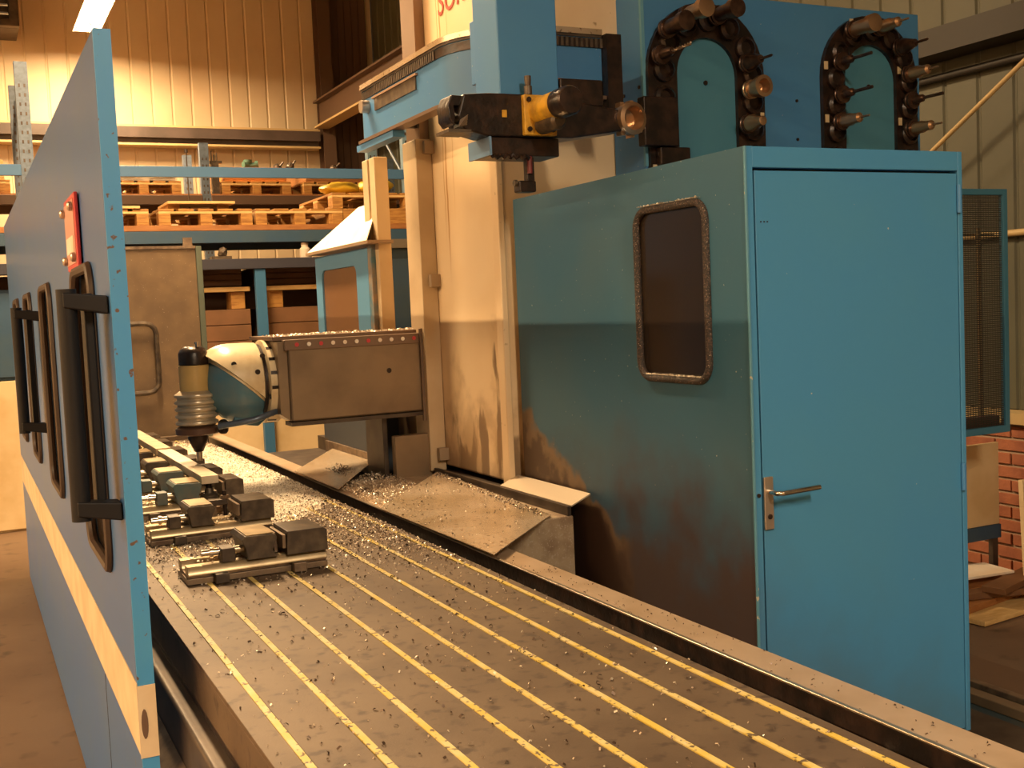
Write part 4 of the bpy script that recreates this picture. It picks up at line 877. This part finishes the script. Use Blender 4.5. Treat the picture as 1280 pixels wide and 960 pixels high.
tag(obj('wood_offcut', MB().box(4.30,5.08,3.86,4.30,.005,.03).rot((4.7,4.1,0),.12,'Z'), WOODL, bevel=.003), 'wide pale board at the bottom of the floor wood pile', 'offcut', GW)
for k, (x0, x1, y0, y1, z0, a) in enumerate(((4.35,4.95,4.0,4.16,.031,.2),(4.42,5.05,3.96,4.05,.066,-.25),(4.36,4.9,4.1,4.24,.066,.05),(4.55,5.08,3.98,4.10,.101,.3))):
    tag(obj('wood_offcut', MB().box(x0,x1,y0,y1,z0,z0+.033).rot(((x0+x1)/2,(y0+y1)/2,0),a,'Z'), BROWNP if k % 2 else WOODD, bevel=.003), ('brown plank low in the wood pile','thin slanted plank in the wood pile','second layer plank under the white sheet','upper slanted plank in the wood pile')[k], 'offcut', GW)
tag(obj('white_board', MB().box(4.33,4.88,4.12,4.34,.136,.150).rot((4.6,4.2,0),-.1,'Z'), WHITE, bevel=.002), 'white sheet board lying on top of the floor wood pile', 'board')

# ------------------------------------------------------------------ metal chips
def chips(name, n, place, m, label, smin=.003, smax=.009):
    V, F = [], []
    for _ in range(n):
        p = place()
        if p is None: continue
        c = Vector(p); s_ = random.uniform(smin, smax); R_ = Matrix.Rotation(random.uniform(0,6.28), 3, 'Z') @ Matrix.Rotation(random.uniform(-.9,.9), 3, 'X') @ Matrix.Rotation(random.uniform(-.6,.6), 3, 'Y')
        wd = s_*random.uniform(.25,.6); h = s_*random.uniform(.2,.6); i = len(V)
        pts = [(-s_/2,-wd/2,0),(-s_/2,wd/2,0),(0,wd/2,h),(0,-wd/2,h),(s_/2,wd/2,0),(s_/2,-wd/2,0)]
        q = [R_ @ Vector(a) for a in pts]; lo = min(a.z for a in q)
        V += [tuple(c+a-Vector((0,0,lo))) for a in q]; F += [(i,i+1,i+2,i+3),(i+3,i+2,i+4,i+5)]
    me = bpy.data.meshes.new(name); me.from_pydata(V, [], F); me.materials.append(m)
    o = bpy.data.objects.new(name, me); COL.objects.link(o); o['kind'] = 'stuff'; return tag(o, label, 'chips')
def dens(x, y):
    # chips pile up around the cutter and thin out towards the camera
    d = 1/(1+math.exp(-(y-3.62-(1.15-x)*.6)*6))
    return .012+.988*d
def drift_h(x, y):
    e = math.exp(-((x-1.16)/.24)**2)*(1/(1+math.exp(-(y-4.6-(x-1.1)*.8)*6)))
    return e/(1+math.exp((y-7.2)*6))
def on_table():
    while True:
        x, y = random.uniform(.46,1.40), random.uniform(1.2,7.6)
        if random.random() < dens(x, y): return (x, y, max(.8505, .8475+.022*drift_h(x, y) if x > .95 else 0))
def off_drift():
    while True:
        p = on_table()
        if drift_h(p[0], p[1]) < random.random()*.8: return p
def near_table(): return (random.uniform(.46,1.40), 1.2+2.7*random.random()**.8, .8505)
chips('metal_chips', 16000, on_table, CHIPB, 'bright loose metal chips strewn over the milling table', .003, .009)
chips('metal_chips', 20000, off_drift, CHIPM, 'fine tan metal chips covering the middle of the milling table', .003, .009)
chips('metal_chips', 4800, off_drift, CHIPD, 'dark loose metal chips strewn over the milling table', .004, .012)
chips('metal_chips', 330, near_table, CHIPD, 'sparse dark chips on the near part of the striped table', .005, .012)
chips('metal_chips', 130, near_table, CHIPB, 'sparse bright chips on the near part of the striped table', .004, .010)
chips('metal_chips', 260, lambda: (random.uniform(1.405,1.465), random.uniform(1.2,4.5), .798), CHIPB, 'bright chips lying in the dark gutter beside the table', .004, .012)
chips('metal_chips', 3600, lambda: (random.uniform(1.605,1.97), random.uniform(5.0,5.5), .801+random.uniform(0,.012)) if random.random() < .5 else (lambda x, u: (x, 4.22+(x-1.45)*1.2+u*.62, .845+.03*random.random()))(random.uniform(1.49,1.80), random.random()), CHIPB, 'chips heaped on the carriage between the two sheet covers', .004, .012)
chips('metal_chips', 420, lambda: (random.uniform(1.28,2.02), random.uniform(5.07,5.3), 1.5535), CHIPB, 'chips lying on top of the milling ram', .006, .015)
def sheetpt():
    u, v = random.random(), random.random()
    if random.random() < .6: u = 1-.12*random.random()
    A, B, C_, D = (Vector(q) for q in ((1.46,3.19,.8785),(1.92,3.70,.8715),(1.968,4.85,.8885),(1.46,4.2,.8715)))
    return tuple((A*(1-u)+B*u)*(1-v)+(D*(1-u)+C_*u)*v)
chips('metal_chips', 420, sheetpt, CHIPD, 'dark chips on the large near sheet cover', .004, .010)
chips('metal_chips', 260, sheetpt, CHIPB, 'bright chips on the large near sheet cover', .004, .010)
chips('metal_chips', 420, lambda: (CX0-.004+random.uniform(-.012,.004), random.uniform(2.90,3.24), 1.3965), CHIPB, 'line of bright chips lying on the bottom seal of the cabin window', .003, .008)
chips('metal_chips', 240, lambda: (CX0-.004+random.uniform(-.012,.004), random.uniform(2.90,3.24), 1.9565), CHIPB, 'line of bright chips lying along the top seal of the cabin window', .003, .008)
def heap2():
    r, a = random.gauss(0,.07), random.random(); x = 1.58+a*.12; return (x, 5.18+(x-1.58)*1.9+r, .8935 if x > 1.7 else .884)
chips('metal_chips', 260, heap2, CHIPD, 'dark chip heap on the smaller far sheet cover', .004, .010)
chips('metal_chips', 500, lambda: (lambda v: (v[0], random.uniform(v[1]+.02,v[1]+.15), .905 if random.random()<.5 else .88))(random.choice(((random.uniform(.60,.99),3.44),(random.uniform(.60,.99),4.12),(random.uniform(.6,.73),4.68)))), CHIPB, 'chips caught on the rails of the nearest vises', .004, .010)
chips('metal_chips', 160, lambda: (random.uniform(1.485,1.58), random.uniform(1.0,3.2), .8485), CHIPD, 'dark chips on the brown ledge plate', .003, .007)
# fine pale chip drift right of the cutter: a low mound
mb = MB(); nx, ny = 34, 90; G = []
rnd = random.Random(5)
for j in range(ny+1):
    row = []
    for i in range(nx+1):
        x = .95+.45*i/nx; y = 4.0+3.65*j/ny
        u = (x-.95)/.45; e = math.exp(-((x-1.16)/.24)**2)*(1/(1+math.exp(-(y-4.6-(x-1.1)*.8)*6)))
        e *= 1/(1+math.exp((y-7.2)*6))
        row.append(mb.bm.verts.new((x, y, .8465+.022*e+rnd.uniform(0,.004)*min(1,e*2))))
    G.append(row)
for j in range(ny):
    for i in range(nx): mb.bm.faces.new((G[j][i],G[j][i+1],G[j+1][i+1],G[j+1][i]))
tag(obj('chip_drift', mb, CHIPW, stuff=True), 'drift of fine pale chips on the table right of the milling cutter', 'chips')
